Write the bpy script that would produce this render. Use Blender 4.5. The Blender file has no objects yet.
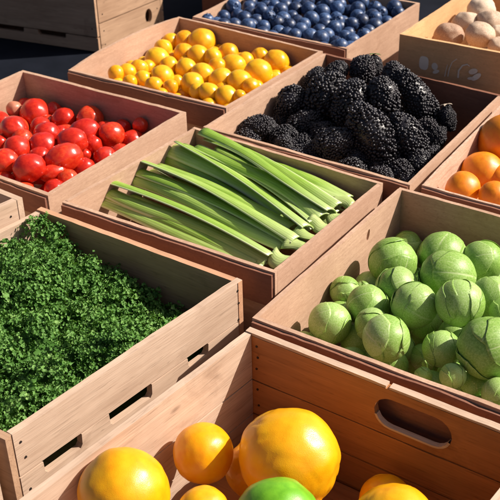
import bpy, bmesh, math, random
from mathutils import Vector, Matrix, Quaternion, noise
from mathutils.geometry import tessellate_polygon

# ------------------------------------------------------------------ camera, sky, sun, exposure
S = bpy.context.scene
cam = bpy.data.cameras.new("camera")
cam.lens = 71.84; cam.sensor_width = 36.0; cam.clip_end = 200; cam.clip_start = 0.02
cam.dof.use_dof = True; cam.dof.focus_distance = 1.75; cam.dof.aperture_fstop = 14
co = bpy.data.objects.new("camera", cam); S.collection.objects.link(co)
rot = Matrix(((0.8313, -0.2765, 0.4822), (0.5554, 0.4464, -0.7016), (-0.0212, 0.851, 0.5247)))
co.matrix_world = Matrix.Translation((0, 0, 1)) @ rot.to_4x4()
S.camera = co

SUN = Vector((.57, .51, .645)).normalized()
W = bpy.data.worlds.new("World"); S.world = W; W.use_nodes = True
nt = W.node_tree; sky = nt.nodes.new("ShaderNodeTexSky"); sky.sky_type = 'NISHITA'; sky.sun_disc = False
sky.sun_elevation = math.asin(SUN.z); sky.sun_rotation = math.atan2(SUN.x, SUN.y)
bg = nt.nodes["Background"]; sky.air_density = .7; sky.dust_density = 4.0; sky.ozone_density = .3
bg.inputs[1].default_value = 0.058
nt.links.new(sky.outputs[0], bg.inputs[0])
sl = bpy.data.lights.new("sun", 'SUN'); sl.energy = 5.0; sl.angle = math.radians(.5); sl.color = (1, .92, .82)
so = bpy.data.objects.new("sun", sl); S.collection.objects.link(so)
so.rotation_euler = SUN.to_track_quat('Z', 'Y').to_euler(); so.location = (2, 2, 4)
S.view_settings.view_transform = 'Standard'; S.view_settings.look = 'None'
S.view_settings.exposure = 0.55; S.view_settings.gamma = 1
RIM = 0.0; FLOOR = -0.25
rnd = random.Random(11)
COL = S.collection

# ------------------------------------------------------------------ materials
def new_mat(name):
    m = bpy.data.materials.new(name); m.use_nodes = True
    return m, m.node_tree, m.node_tree.nodes["Principled BSDF"]
def nd(t, kind, **kw):
    n = t.nodes.new(kind)
    for k, v in kw.items(): setattr(n, k, v)
    return n
def ramp(t, src, stops):
    r = t.nodes.new("ShaderNodeValToRGB"); e = r.color_ramp.elements
    while len(e) > 1: e.remove(e[0])
    e[0].position = stops[0][0]; e[0].color = (*stops[0][1], 1)
    for p, c in stops[1:]:
        k = e.new(p); k.color = (*c, 1)
    t.links.new(src, r.inputs[0]); return r.outputs[0]
def mix(t, fac, a, b, mode='MIX'):
    n = nd(t, "ShaderNodeMix", data_type='RGBA', blend_type=mode)
    if isinstance(fac, (int, float)): n.inputs[0].default_value = fac
    else: t.links.new(fac, n.inputs[0])
    for s, v in ((6, a), (7, b)):
        if isinstance(v, tuple): n.inputs[s].default_value = (*v, 1)
        else: t.links.new(v, n.inputs[s])
    return n.outputs[2]
def mth(t, op, a, b=0.0):
    n = nd(t, "ShaderNodeMath", operation=op)
    for i, v in enumerate((a, b)):
        if isinstance(v, (int, float)): n.inputs[i].default_value = v
        else: t.links.new(v, n.inputs[i])
    return n.outputs[0]
def coords(t, scale=(1, 1, 1), vary=True):
    """object coordinates, shifted by a per-object random so copies differ"""
    tc = nd(t, "ShaderNodeTexCoord"); out = tc.outputs["Object"]
    if vary:
        oi = nd(t, "ShaderNodeObjectInfo"); v = nd(t, "ShaderNodeVectorMath", operation='ADD')
        s = mth(t, 'MULTIPLY', oi.outputs["Random"], 37.0)
        cb = nd(t, "ShaderNodeCombineXYZ")
        for i in range(3): t.links.new(s, cb.inputs[i])
        t.links.new(out, v.inputs[0]); t.links.new(cb.outputs[0], v.inputs[1]); out = v.outputs[0]
    mp = nd(t, "ShaderNodeMapping"); mp.inputs["Scale"].default_value = scale
    t.links.new(out, mp.inputs["Vector"]); return mp.outputs[0]
def nz(t, vec, scale, detail=4, rough=.55, dist=0):
    n = nd(t, "ShaderNodeTexNoise"); n.inputs["Scale"].default_value = scale
    n.inputs["Detail"].default_value = detail; n.inputs["Roughness"].default_value = rough
    n.inputs["Distortion"].default_value = dist
    t.links.new(vec, n.inputs["Vector"]); return n.outputs["Fac"]
def bump(t, bs, h, strength=.3, dist=.002):
    b = nd(t, "ShaderNodeBump"); b.inputs["Strength"].default_value = strength; b.inputs["Distance"].default_value = dist
    t.links.new(h, b.inputs["Height"]); t.links.new(b.outputs[0], bs.inputs["Normal"])

def wood(name, light, dark, rough=.6, knots=True):
    m, t, b = new_mat(name)
    v = coords(t, (1.6, 16, 16)); g = nz(t, v, 3.2, 7, .62, .6)
    f = nz(t, coords(t, (5, 130, 130)), 3.0, 3, .6)
    blot = nz(t, coords(t), 6, 4, .6)
    mid = tuple(a * .55 + c * .45 for a, c in zip(light, dark))
    c = ramp(t, g, [(.25, dark), (.42, mid), (.62, light), (.85, tuple(min(1, x * 1.08) for x in light))])
    c = mix(t, .55, light, c)
    c = mix(t, mth(t, 'MULTIPLY', ramp(t, f, [(.35, (1, 1, 1)), (.55, (0, 0, 0))]), .22), c, dark)
    c = mix(t, .5, c, ramp(t, blot, [(.3, (.72, .66, .62)), (.62, (1, 1, 1))]), 'MULTIPLY')
    cr = nz(t, coords(t, (1.1, 42, 42)), 2.2, 2, .5, 1.2)
    c = mix(t, mth(t, 'MULTIPLY', ramp(t, cr, [(.485, (0, 0, 0)), (.5, (1, 1, 1)), (.515, (0, 0, 0))]), .4), c, tuple(x * .45 for x in dark))
    st_ = nz(t, coords(t, (1, 1, 2)), 4.5, 6, .65, .8)
    c = mix(t, mth(t, 'MULTIPLY', ramp(t, st_, [(.60, (0, 0, 0)), (.70, (1, 1, 1))]), .38), c, tuple(x * .8 for x in dark))
    if knots:
        vo = nd(t, "ShaderNodeTexVoronoi"); vo.inputs["Scale"].default_value = 2.1
        t.links.new(coords(t, (3.2, 1, 8)), vo.inputs["Vector"])
        k = ramp(t, vo.outputs["Distance"], [(.03, (1, 1, 1)), (.10, (.0, .0, .0))])
        c = mix(t, mth(t, 'MULTIPLY', k, .55), c, tuple(x * .4 for x in dark))
    t.links.new(c, b.inputs["Base Color"]); b.inputs["Roughness"].default_value = rough
    b.inputs["Specular IOR Level"].default_value = .3
    bump(t, b, mth(t, 'ADD', g, mth(t, 'MULTIPLY', f, .6)), .35, .0015)
    return m
def board(name, base, dark, streak=.35):
    """cardboard / thin fibre board"""
    m, t, b = new_mat(name)
    v = coords(t, (1, 1, 1)); big = nz(t, v, 7, 5, .6); fib = nz(t, coords(t, (12, 12, 90)), 9, 4, .7)
    c = mix(t, 1, base, ramp(t, big, [(.3, (.8, .76, .73)), (.65, (1.03, 1.02, 1.0))]), 'MULTIPLY')
    c = mix(t, mth(t, 'MULTIPLY', ramp(t, fib, [(.4, (1, 1, 1)), (.62, (0, 0, 0))]), streak), c, dark)
    st_ = nz(t, coords(t, (1, 1, 2)), 5.5, 6, .7, .9)
    c = mix(t, mth(t, 'MULTIPLY', ramp(t, st_, [(.58, (0, 0, 0)), (.68, (1, 1, 1))]), .42), c, dark)
    sp = nz(t, v, 160, 2, .5)
    c = mix(t, mth(t, 'MULTIPLY', ramp(t, sp, [(.3, (1, 1, 1)), (.36, (0, 0, 0))]), .35), c, dark)
    gr = nz(t, coords(t, (2.2, 30, 30)), 4, 6, .65, .8)
    c = mix(t, mth(t, 'MULTIPLY', ramp(t, gr, [(.36, (1, 1, 1)), (.58, (0, 0, 0))]), streak * .9), c, dark)
    sc = nz(t, coords(t, (2, 2, 26)), 5, 5, .7, 1.5)
    c = mix(t, mth(t, 'MULTIPLY', ramp(t, sc, [(.27, (1, 1, 1)), (.36, (0, 0, 0))]), .5), c, dark)
    t.links.new(c, b.inputs["Base Color"]); b.inputs["Roughness"].default_value = .72
    b.inputs["Specular IOR Level"].default_value = .25
    bump(t, b, mth(t, 'ADD', fib, big), .2, .0012)
    return m
def skin(name, stops, rough=.25, nscale=14, peel=0, coat=0, vary=.12, sss=0, sssr=(.01, .004, .002), spec=.5):
    m, t, b = new_mat(name)
    n = nz(t, coords(t), nscale, 4, .55)
    oi = nd(t, "ShaderNodeObjectInfo")
    fac = mth(t, 'ADD', n, mth(t, 'MULTIPLY', mth(t, 'SUBTRACT', oi.outputs["Random"], .5), vary * 2))
    c = ramp(t, fac, stops)
    t.links.new(c, b.inputs["Base Color"]); b.inputs["Roughness"].default_value = rough
    b.inputs["Specular IOR Level"].default_value = spec
    b.inputs["Coat Weight"].default_value = coat; b.inputs["Coat Roughness"].default_value = .12
    if sss:
        b.inputs["Subsurface Weight"].default_value = sss; b.inputs["Subsurface Radius"].default_value = sssr
        b.inputs["Subsurface Scale"].default_value = 1.0
    if peel:
        vo = nd(t, "ShaderNodeTexVoronoi"); vo.inputs["Scale"].default_value = peel
        t.links.new(coords(t), vo.inputs["Vector"])
        bump(t, b, mth(t, 'ADD', mth(t, 'MULTIPLY', vo.outputs["Distance"], .8), nz(t, coords(t), peel * .2, 3)), .16, .0010)
    else:
        bump(t, b, nz(t, coords(t), 9, 4), .10, .0015)
    return m
M = {}
M['pale_wood'] = wood('pale pine', (.635, .465, .345), (.35, .215, .14))
M['bounce_tint_wood'] = wood('pine tinted with orange bounce light', (.47, .20, .072), (.23, .085, .03))  # orange bounce light from the fruit is put into this wood colour
M['old_wood'] = wood('weathered crate wood', (.52, .33, .21), (.26, .14, .08))
M['end_wood'] = wood('brown end panel wood', (.62, .35, .21), (.34, .17, .09))
M['card'] = board('pink brown cardboard', (.58, .385, .275), (.31, .17, .105))
M['card_tan'] = board('tan cardboard', (.80, .49, .25), (.46, .24, .11))
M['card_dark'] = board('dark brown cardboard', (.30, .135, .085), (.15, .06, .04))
M['card_edge'] = board('raw cardboard edge', (.70, .50, .38), (.34, .19, .12), .5)
M['tomato'] = skin('tomato skin', [(.1, (.42, .010, .006)), (.5, (.60, .028, .010)), (.75, (.66, .060, .016)), (1, (.70, .13, .03))], .25, 5, coat=.15, vary=.22)
M['pale_tomato'] = skin('unripe tomato skin', [(.3, (.46, .15, .09)), (.7, (.54, .24, .14))], .4, 11)
M['yellow'] = skin('yellow tomato skin', [(.1, (.74, .24, .004)), (.5, (.80, .39, .008)), (.9, (.82, .48, .016))], .28, 4, coat=.05, vary=.2)
M['orange'] = skin('orange peel', [(.2, (.72, .17, .003)), (.55, (.78, .24, .004)), (.85, (.80, .32, .008))], .42, 5, peel=48, coat=.06, vary=.14)
M['yellow_orange'] = skin('yellow orange peel', [(.15, (.78, .28, .002)), (.5, (.82, .365, .003)), (.85, (.84, .43, .006))], .33, 3.5, peel=60, coat=.08, vary=.08)
M['green_citrus'] = skin('green citrus peel', [(.2, (.10, .31, .01)), (.6, (.16, .42, .018)), (.9, (.26, .50, .03))], .34, 4, peel=60, coat=.08, vary=.02)
M['mushroom'] = skin('mushroom skin', [(.25, (.34, .20, .13)), (.5, (.52, .36, .25)), (.8, (.70, .56, .42))], .65, 16, vary=.25, spec=.25)
M['mushroom_stem'] = skin('mushroom stem', [(.3, (.6, .48, .36)), (.8, (.72, .6, .48))], .7, 20)
M['blackberry'] = skin('blackberry drupelets', [(.25, (.006, .005, .008)), (.6, (.014, .011, .016)), (.85, (.03, .012, .02))], .40, 9, vary=.1, spec=.5)
M['sepal'] = skin('green sepal', [(.3, (.06, .16, .03)), (.8, (.14, .26, .06))], .6, 20)
def blueberry_mat():
    m, t, b = new_mat('dusty blueberry skin')
    oi = nd(t, "ShaderNodeObjectInfo"); n = nz(t, coords(t), 3.2, 6, .66)
    f = mth(t, 'ADD', n, mth(t, 'MULTIPLY', mth(t, 'SUBTRACT', oi.outputs["Random"], .5), .3))
    c = ramp(t, f, [(.26, (.008, .012, .034)), (.5, (.022, .045, .115)), (.72, (.06, .115, .25)), (.9, (.16, .23, .38))])
    t.links.new(c, b.inputs["Base Color"]); b.inputs["Roughness"].default_value = .42
    bump(t, b, n, .08, .001); return m
M['blueberry'] = blueberry_mat()
def sprout_mat(name, veins):
    m, t, b = new_mat(name)
    oi = nd(t, "ShaderNodeObjectInfo"); n = nz(t, coords(t), 16, 5, .6)
    f = mth(t, 'ADD', n, mth(t, 'MULTIPLY', mth(t, 'SUBTRACT', oi.outputs["Random"], .5), .34))
    c = ramp(t, f, [(.15, (.13, .26, .03)), (.42, (.23, .39, .07)), (.64, (.33, .49, .14)), (.9, (.46, .59, .26))])
    h = n
    if veins:
        uv = nd(t, "ShaderNodeUVMap"); sx = nd(t, "ShaderNodeSeparateXYZ"); t.links.new(uv.outputs[0], sx.inputs[0])
        u = mth(t, 'ABSOLUTE', mth(t, 'SUBTRACT', sx.outputs[0], .5)); v = sx.outputs[1]
        wob = mth(t, 'MULTIPLY', nz(t, coords(t), 30, 2), .12)
        ph = mth(t, 'ADD', mth(t, 'SUBTRACT', v, mth(t, 'MULTIPLY', u, 1.3)), wob)
        saw = mth(t, 'ABSOLUTE', mth(t, 'SUBTRACT', mth(t, 'FRACT', mth(t, 'MULTIPLY', ph, 6.5)), .5))
        side = ramp(t, saw, [(.0, (1, 1, 1)), (.07, (0, 0, 0))])
        midr = ramp(t, mth(t, 'ADD', u, mth(t, 'MULTIPLY', v, .015)), [(.012, (1, 1, 1)), (.035, (0, 0, 0))])
        ve = mth(t, 'MAXIMUM', mth(t, 'MULTIPLY', side, .55), midr)
        c = mix(t, mth(t, 'MULTIPLY', ve, .7), c, (.52, .62, .30))
        h = mth(t, 'ADD', mth(t, 'MULTIPLY', ve, -.5), n)
    t.links.new(c, b.inputs["Base Color"]); b.inputs["Roughness"].default_value = .42
    b.inputs["Specular IOR Level"].default_value = .4
    b.inputs["Subsurface Weight"].default_value = .1; b.inputs["Subsurface Radius"].default_value = (.003, .006, .001); b.inputs["Subsurface Scale"].default_value = 1
    bump(t, b, h, .2, .0016); return m
M['sprout'] = sprout_mat('sprout head', False); M['sprout_leaf'] = sprout_mat('sprout leaf', True)
def celery_mat(name, pale):
    m, t, b = new_mat(name)
    uv = nd(t, "ShaderNodeUVMap"); sx = nd(t, "ShaderNodeSeparateXYZ"); t.links.new(uv.outputs[0], sx.inputs[0])
    oi = nd(t, "ShaderNodeObjectInfo")
    n = nz(t, coords(t, (3, 40, 40)), 5, 4, .6)
    rib = mth(t, 'ABSOLUTE', mth(t, 'SUBTRACT', mth(t, 'FRACT', mth(t, 'MULTIPLY', sx.outputs[1], 9)), .5))
    f = mth(t, 'ADD', mth(t, 'ADD', mth(t, 'MULTIPLY', n, .5), mth(t, 'MULTIPLY', oi.outputs["Random"], .28)), mth(t, 'MULTIPLY', rib, .16))
    if pale: c = ramp(t, f, [(.2, (.30, .40, .10)), (.5, (.44, .53, .20)), (.8, (.58, .64, .34))])
    else:
        c = ramp(t, f, [(.15, (.13, .25, .018)), (.36, (.24, .39, .045)), (.55, (.37, .51, .12)), (.8, (.55, .64, .26))])
        c = mix(t, ramp(t, sx.outputs[0], [(.72, (0, 0, 0)), (1, (.6, .6, .6))]), c, (.48, .56, .26))
        ed = mth(t, 'ABSOLUTE', mth(t, 'SUBTRACT', sx.outputs[1], .5))
        c = mix(t, ramp(t, ed, [(.36, (0, 0, 0)), (.46, (.85, .85, .85))]), c, (.66, .72, .42))
    t.links.new(c, b.inputs["Base Color"]); b.inputs["Roughness"].default_value = .36
    b.inputs["Subsurface Weight"].default_value = .12; b.inputs["Subsurface Radius"].default_value = (.003, .006, .001); b.inputs["Subsurface Scale"].default_value = 1
    bump(t, b, rib, .3, .0012); return m
M['celery'] = celery_mat('celery', False); M['celery_pale'] = celery_mat('celery base', True)
def kale_mat():
    m, t, b = new_mat('curly kale leaf')
    g = nd(t, "ShaderNodeNewGeometry")
    n = nz(t, coords(t, vary=False), 18, 3, .5)
    f = mth(t, 'ADD', mth(t, 'MULTIPLY', g.outputs["Random Per Island"], .5), mth(t, 'MULTIPLY', n, .6))
    c = ramp(t, f, [(.2, (.046, .125, .020)), (.5, (.095, .22, .042)), (.75, (.155, .30, .072)), (.95, (.26, .40, .12))])
    t.links.new(c, b.inputs["Base Color"]); b.inputs["Roughness"].default_value = .55; b.inputs["Specular IOR Level"].default_value = .2
    tr = nd(t, "ShaderNodeBsdfTranslucent"); t.links.new(mix(t, 1, c, (1.5, 1.5, .7), 'MULTIPLY'), tr.inputs[0])
    ms = nd(t, "ShaderNodeMixShader"); ms.inputs[0].default_value = .16
    t.links.new(b.outputs[0], ms.inputs[1]); t.links.new(tr.outputs[0], ms.inputs[2])
    t.links.new(ms.outputs[0], t.nodes["Material Output"].inputs[0]); return m
M['kale'] = kale_mat()
M['nail'], _t, _b = new_mat('dull steel nail'); _b.inputs["Base Color"].default_value = (.05, .04, .035, 1); _b.inputs["Metallic"].default_value = .6; _b.inputs["Roughness"].default_value = .5
M['print'] = board('pale printing ink', (.88, .80, .68), (.74, .6, .46), .2)
def ground_mat():
    m, t, b = new_mat('dark navy ground cloth')
    v = coords(t, vary=False); c = ramp(t, nz(t, v, 9, 5), [(.3, (.004, .0055, .010)), (.7, (.008, .010, .017))])
    t.links.new(c, b.inputs["Base Color"]); b.inputs["Roughness"].default_value = .9
    b.inputs["Specular IOR Level"].default_value = .1
    bump(t, b, nz(t, v, 180, 2), .3, .002); return m
M['ground'] = ground_mat()

# ------------------------------------------------------------------ object helpers
def link(o, parent=None):
    COL.objects.link(o)
    if parent is not None: o.parent = parent
    return o
def tag(o, label=None, cat=None, group=None, kind=None):
    if label: o['label'] = label
    if cat: o['category'] = cat
    if group: o['group'] = group
    if kind: o['kind'] = kind
    return o
def empty(name, loc, label, cat, group=None, q=None, s=1.0):
    o = bpy.data.objects.new(name, None); o.location = loc; o.empty_display_size = .02
    if q is not None: o.rotation_mode = 'QUATERNION'; o.rotation_quaternion = q
    o.scale = (s, s, s) if not isinstance(s, tuple) else s
    link(o); return tag(o, label, cat, group)
def mesh(name, verts, faces, mat, smooth=False, uvs=None):
    me = bpy.data.meshes.new(name); me.from_pydata([tuple(v) for v in verts], [], faces); me.validate()
    if mat: me.materials.append(mat)
    if uvs:
        l = me.uv_layers.new(name="UVMap")
        for lp in me.loops: l.data[lp.index].uv = uvs[lp.vertex_index]
    if smooth: me.shade_smooth()
    me.update(); return me
def mobj(name, me, parent=None, loc=(0, 0, 0)):
    o = bpy.data.objects.new(name, me); o.location = loc
    return link(o, parent)
def place(name, me, loc, q, s, label, cat, group):
    o = bpy.data.objects.new(name, me); o.rotation_mode = 'QUATERNION'; o.rotation_quaternion = q
    o.location = loc; o.scale = s if isinstance(s, tuple) else (s, s, s); link(o); return tag(o, label, cat, group)

def stadium(s0, s1, z0, z1, n=8):
    """a rounded slot outline"""
    r = (z1 - z0) / 2; zc = (z0 + z1) / 2; pts = []
    for k in range(n + 1):
        a = -math.pi / 2 + math.pi * k / n; pts.append((s1 - r + r * math.cos(a), zc + r * math.sin(a)))
    for k in range(n + 1):
        a = math.pi / 2 + math.pi * k / n; pts.append((s0 + r + r * math.cos(a), zc + r * math.sin(a)))
    return pts

def plank(name, parent, mat, P, Q, zt, zb, th, wob=.0009, holes=(), notches=(), bevel=.0014, i0=0.0, i1=0.0, top=None, seed=None, dz=(0, 0)):
    """an upright board from P to Q (plan), its thickness to the left of that direction.
    holes: outlines in (distance, height); notches: (s0, s1, depth) cut out of the top edge."""
    P = Vector((*P, 0)); Q = Vector((*Q, 0)); d = (Q - P).normalized(); P = P + d * i0; Q = Q - d * i1
    L = (Q - P).length; sd = rnd.random() * 90 if seed is None else seed
    up = []; n = 26
    ss = sorted(set([L * k / n for k in range(n + 1)]))
    def zz(s): return zt + wob * noise.noise(Vector((s * 9, sd, 0))) * 2 + wob * noise.noise(Vector((s * 40, sd, 3))) + (top(s) if top else 0) + dz[0] + (dz[1] - dz[0]) * s / L
    for s in ss:
        if any(a - 1e-6 <= s <= b + 1e-6 for a, b, _ in notches): continue
        up.append((s, zz(s)))
    for a, b, dp in notches:
        e = min(.006, dp * .45)
        up += [(a, zz(a)), (a + .001, zz(a) - dp + e), (a + e, zz(a) - dp), (b - e, zz(b) - dp), (b - .001, zz(b) - dp + e), (b, zz(b))]
    up.sort(key=lambda p: p[0])
    lo = [(L * k / 8, zb + wob * noise.noise(Vector((k, sd, 7)))) for k in range(9)]
    outer = lo + up[::-1]
    loops = [outer] + [list(h) for h in holes]
    tris = tessellate_polygon([[Vector((x, z, 0)) for x, z in lp] for lp in loops])
    flat = [p for lp in loops for p in lp]; N = len(flat)
    V = [(x - L / 2, 0, z) for x, z in flat] + [(x - L / 2, th, z) for x, z in flat]
    F = []
    for a, b, c in tris:
        p, q, r = (flat[i] for i in (a, b, c))
        ccw = (q[0] - p[0]) * (r[1] - p[1]) - (q[1] - p[1]) * (r[0] - p[0]) > 0
        t_ = (a, b, c) if ccw else (a, c, b)
        F.append(t_); F.append((t_[2] + N, t_[1] + N, t_[0] + N))
    o = 0
    for k, lp in enumerate(loops):
        m = len(lp)
        for i in range(m):
            a, b = o + i, o + (i + 1) % m
            F.append((a, a + N, b + N, b))
        o += m
    me = mesh(name, V, F, mat)
    bm = bmesh.new(); bm.from_mesh(me); bmesh.ops.recalc_face_normals(bm, faces=bm.faces); bm.to_mesh(me); bm.free()
    ob = mobj(name, me, parent)
    c = (P + Q) / 2; base = parent.location if parent is not None else Vector((0, 0, 0))
    ob.location = (c.x - base.x, c.y - base.y, -base.z)
    ob.rotation_euler = (0, 0, math.atan2(d.y, d.x))
    if bevel:
        bv = ob.modifiers.new("bevel", 'BEVEL'); bv.width = bevel; bv.segments = 2; bv.limit_method = 'ANGLE'; bv.angle_limit = math.radians(50)
    return ob
def slabfloor(name, parent, mat, quad, z0, z1, inset):
    c = Vector((sum(p[0] for p in quad) / 4, sum(p[1] for p in quad) / 4))
    ps = [Vector(p) + (c - Vector(p)).normalized() * inset * 1.4 for p in quad]
    V = [(p.x, p.y, z0) for p in ps] + [(p.x, p.y, z1) for p in ps]
    b = parent.location; V = [(x - b.x, y - b.y, z - b.z) for x, y, z in V]
    F = [(3, 2, 1, 0), (4, 5, 6, 7)] + [(i, (i + 1) % 4, (i + 1) % 4 + 4, i + 4) for i in range(4)]
    return mobj(name, mesh(name, V, F, mat), parent)
def centre(quad, z=FLOOR): return Vector((sum(p[0] for p in quad) / 4, sum(p[1] for p in quad) / 4, z))
def nails(ob, pts, face=0, r=.0022):
    """nail heads on a plank: (distance from its middle, height)"""
    for s, z in pts:
        V = []; n = 8
        y0, y1 = (-.0012, .0006) if face == 0 else (face - .0006, face + .0012)
        for y in (y0, y1):
            for k in range(n): V.append((s + r * math.cos(k * 2 * math.pi / n), y, z + r * math.sin(k * 2 * math.pi / n)))
        F = [tuple(range(n)), tuple(range(2 * n - 1, n - 1, -1))] + [(k, k + n, (k + 1) % n + n, (k + 1) % n) for k in range(n)]
        mobj('nail', mesh('nail', V, F, M['nail']), ob)

def cardbox(name, quad, label, mats, th=.009, zt=RIM, zb=FLOOR, flaps=(), group='cardboard produce boxes', tops={}, holes={}, dzs={}):
    """walls run FL-FR (front), FR-BR (right), BR-BL (back), BL-FL (left)"""
    root = empty(name, centre(quad, zb), label, 'box', group)
    FL, FR, BR, BL = quad; outm, inm = mats
    names = ['front_wall', 'side_wall', 'back_wall', 'side_wall']; E = [(FL, FR), (FR, BR), (BR, BL), (BL, FL)]
    for i, (a, b) in enumerate(E):
        ins = th if i in (1, 3) else 0
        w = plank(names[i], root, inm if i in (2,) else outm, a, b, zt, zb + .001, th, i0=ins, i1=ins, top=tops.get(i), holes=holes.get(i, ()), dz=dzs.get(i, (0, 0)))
    slabfloor('floor_panel', root, outm, quad, zb + .002, zb + .008, th + .004)
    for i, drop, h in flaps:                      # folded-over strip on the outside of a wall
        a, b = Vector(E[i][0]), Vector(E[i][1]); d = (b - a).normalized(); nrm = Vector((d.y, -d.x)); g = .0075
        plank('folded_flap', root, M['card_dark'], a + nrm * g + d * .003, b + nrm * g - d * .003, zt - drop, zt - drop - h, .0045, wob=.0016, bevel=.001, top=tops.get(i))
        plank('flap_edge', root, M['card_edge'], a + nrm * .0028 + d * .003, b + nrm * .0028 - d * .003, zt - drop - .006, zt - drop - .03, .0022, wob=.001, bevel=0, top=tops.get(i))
    return root

# ------------------------------------------------------------------ the ground
me = mesh('ground', [(-40, -40, FLOOR - .002), (40, -40, FLOOR - .002), (40, 40, FLOOR - .002), (-40, 40, FLOOR - .002)], [(0, 1, 2, 3)], M['ground'])
tag(mobj('ground', me), kind='structure')

# ------------------------------------------------------------------ wooden crates
QK = [(-1.44, .70), (-.93, .705), (-.873, 1.243), (-1.382, 1.251)]
QC = [(-.83, .58), (-.31, .575), (-.26, 1.122), (-.779, 1.128)]
def kale_crate():
    root = empty('wooden_crate', centre(QK), 'pale wooden slatted crate filled with curly green kale', 'crate', 'wooden crates')
    FL, FR, BR, BL = [Vector(p) for p in QK]; th = .013; m = M['pale_wood']
    p = plank('top_plank', root, m, FR, BR, RIM, -.084, th, i0=th, bevel=.002)
    L = (BR - FR).length - th
    nails(p, [(-L / 2 + .012, -.022), (-L / 2 + .016, -.055), (L / 2 - .014, -.016), (L / 2 - .012, -.044)])
    q = plank('lower_plank', root, m, FR, BR, -.087, -.155, th, i0=th, bevel=.0015,
              notches=[(.045, .125, .026), (.185, .285, .026), (.375, .43, .022)])
    nails(q, [(-L / 2 + .014, -.12), (L / 2 - .014, -.08)])
    plank('bottom_plank', root, m, FR, BR, -.165, FLOOR + .001, th, i0=th, bevel=.0015)
    plank('end_panel', root, M['end_wood'], BR, BL, RIM, FLOOR + .001, th, i1=0, bevel=.002, dz=(0, 0))
    plank('top_plank', root, m, BL, FL, -.004, -.075, th, i0=th, bevel=.002, i1=th)
    plank('bottom_plank', root, m, BL, FL, -.085, FLOOR + .001, th, i0=th, i1=th)
    plank('end_panel', root, M['old_wood'], FL, FR, -.002, FLOOR + .001, th)
    c = Vector(centre(QK))
    for k, P in enumerate((FL, FR, BR, BL)):                  # posts inside the corners
        d = (c.xy - P).normalized(); a = P + d * .034
        plank('corner_post', root, m, a + Vector((-.012, -.012)), a + Vector((.012, -.012)), -.06, FLOOR + .002, .024)
    slabfloor('floor_panel', root, m, QK, FLOOR + .002, FLOOR + .012, .02)
    return root
kale_crate()
def citrus_crate():
    root = empty('wooden_crate', centre(QC), 'wooden crate of oranges with an oval hand hole in its reddish bounce-tinted end panel', 'crate', 'wooden crates')
    FL, FR, BR, BL = [Vector(p) for p in QC]; th = .013; m = M['pale_wood']
    p = plank('top_plank', root, m, BL, FL, RIM, -.094, th, i0=th, i1=th, bevel=.002)
    q = plank('lower_plank', root, m, BL, FL, -.0965, -.172, th, i0=th, i1=th, bevel=.002)
    plank('lower_plank', root, m, BL, FL, -.1745, FLOOR + .001, th, i0=th, i1=th)
    Lb = (BL - BR).length                                    # back panel runs BR to BL
    def sx(x): return (BR.x - x) * 1.0
    p = plank('end_panel', root, M['bounce_tint_wood'], BR, BL, -.004, -.096, th, holes=[stadium(sx(-.398), sx(-.532), -.082, -.022)], bevel=.003)
    nails(p, [(Lb / 2 - .022, -.022), (Lb / 2 - .024, -.045), (Lb / 2 - .021, -.07)], th)
    q = plank('end_panel', root, M['bounce_tint_wood'], BR, BL, -.0985, -.172, th, bevel=.003)
    nails(q, [(Lb / 2 - .022, -.115), (Lb / 2 - .024, -.15)], th)
    plank('end_panel', root, M['bounce_tint_wood'], BR, BL, -.1745, FLOOR + .001, th)
    lip = stadium(sx(-.398), sx(-.532), -.082, -.022, 10); inn = stadium(sx(-.402), sx(-.528), -.0785, -.0255, 10)  # pale strip paints sunlight onto the lower edge of the hand hole
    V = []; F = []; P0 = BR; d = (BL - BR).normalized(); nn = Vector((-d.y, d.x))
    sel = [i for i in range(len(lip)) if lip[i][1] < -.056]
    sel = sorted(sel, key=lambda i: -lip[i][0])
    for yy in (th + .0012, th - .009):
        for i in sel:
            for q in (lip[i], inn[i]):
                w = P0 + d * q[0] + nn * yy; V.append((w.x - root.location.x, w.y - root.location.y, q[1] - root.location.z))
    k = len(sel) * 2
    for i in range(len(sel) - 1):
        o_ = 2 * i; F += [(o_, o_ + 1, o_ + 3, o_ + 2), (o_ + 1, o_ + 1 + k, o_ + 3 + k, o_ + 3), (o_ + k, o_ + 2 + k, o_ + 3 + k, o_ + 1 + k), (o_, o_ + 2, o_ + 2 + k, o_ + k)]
    lm = mesh('painted_sunlit_lip', V, F, M['pale_wood']); mobj('painted_sunlit_lip', lm, root)
    a = sx(-.511)
    d = (BL - BR).normalized()
    plank('cap_strip', root, m, BR, BR + d * (a - .003), .001, -.0032, th, bevel=.001, wob=.0006)
    plank('cap_strip', root, m, BR + d * (a + .003), BL, .002, -.0032, th, bevel=.001, wob=.0006)
    plank('side_plank', root, m, FR, BR, RIM, -.12, th, i0=th, i1=th); plank('side_plank', root, m, FR, BR, -.123, FLOOR + .001, th, i0=th, i1=th)
    plank('end_panel', root, m, FL, FR, -.03, FLOOR + .001, th)
    slabfloor('floor_panel', root, M['bounce_tint_wood'], QC, FLOOR + .002, FLOOR + .012, .02)
citrus_crate()

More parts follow.
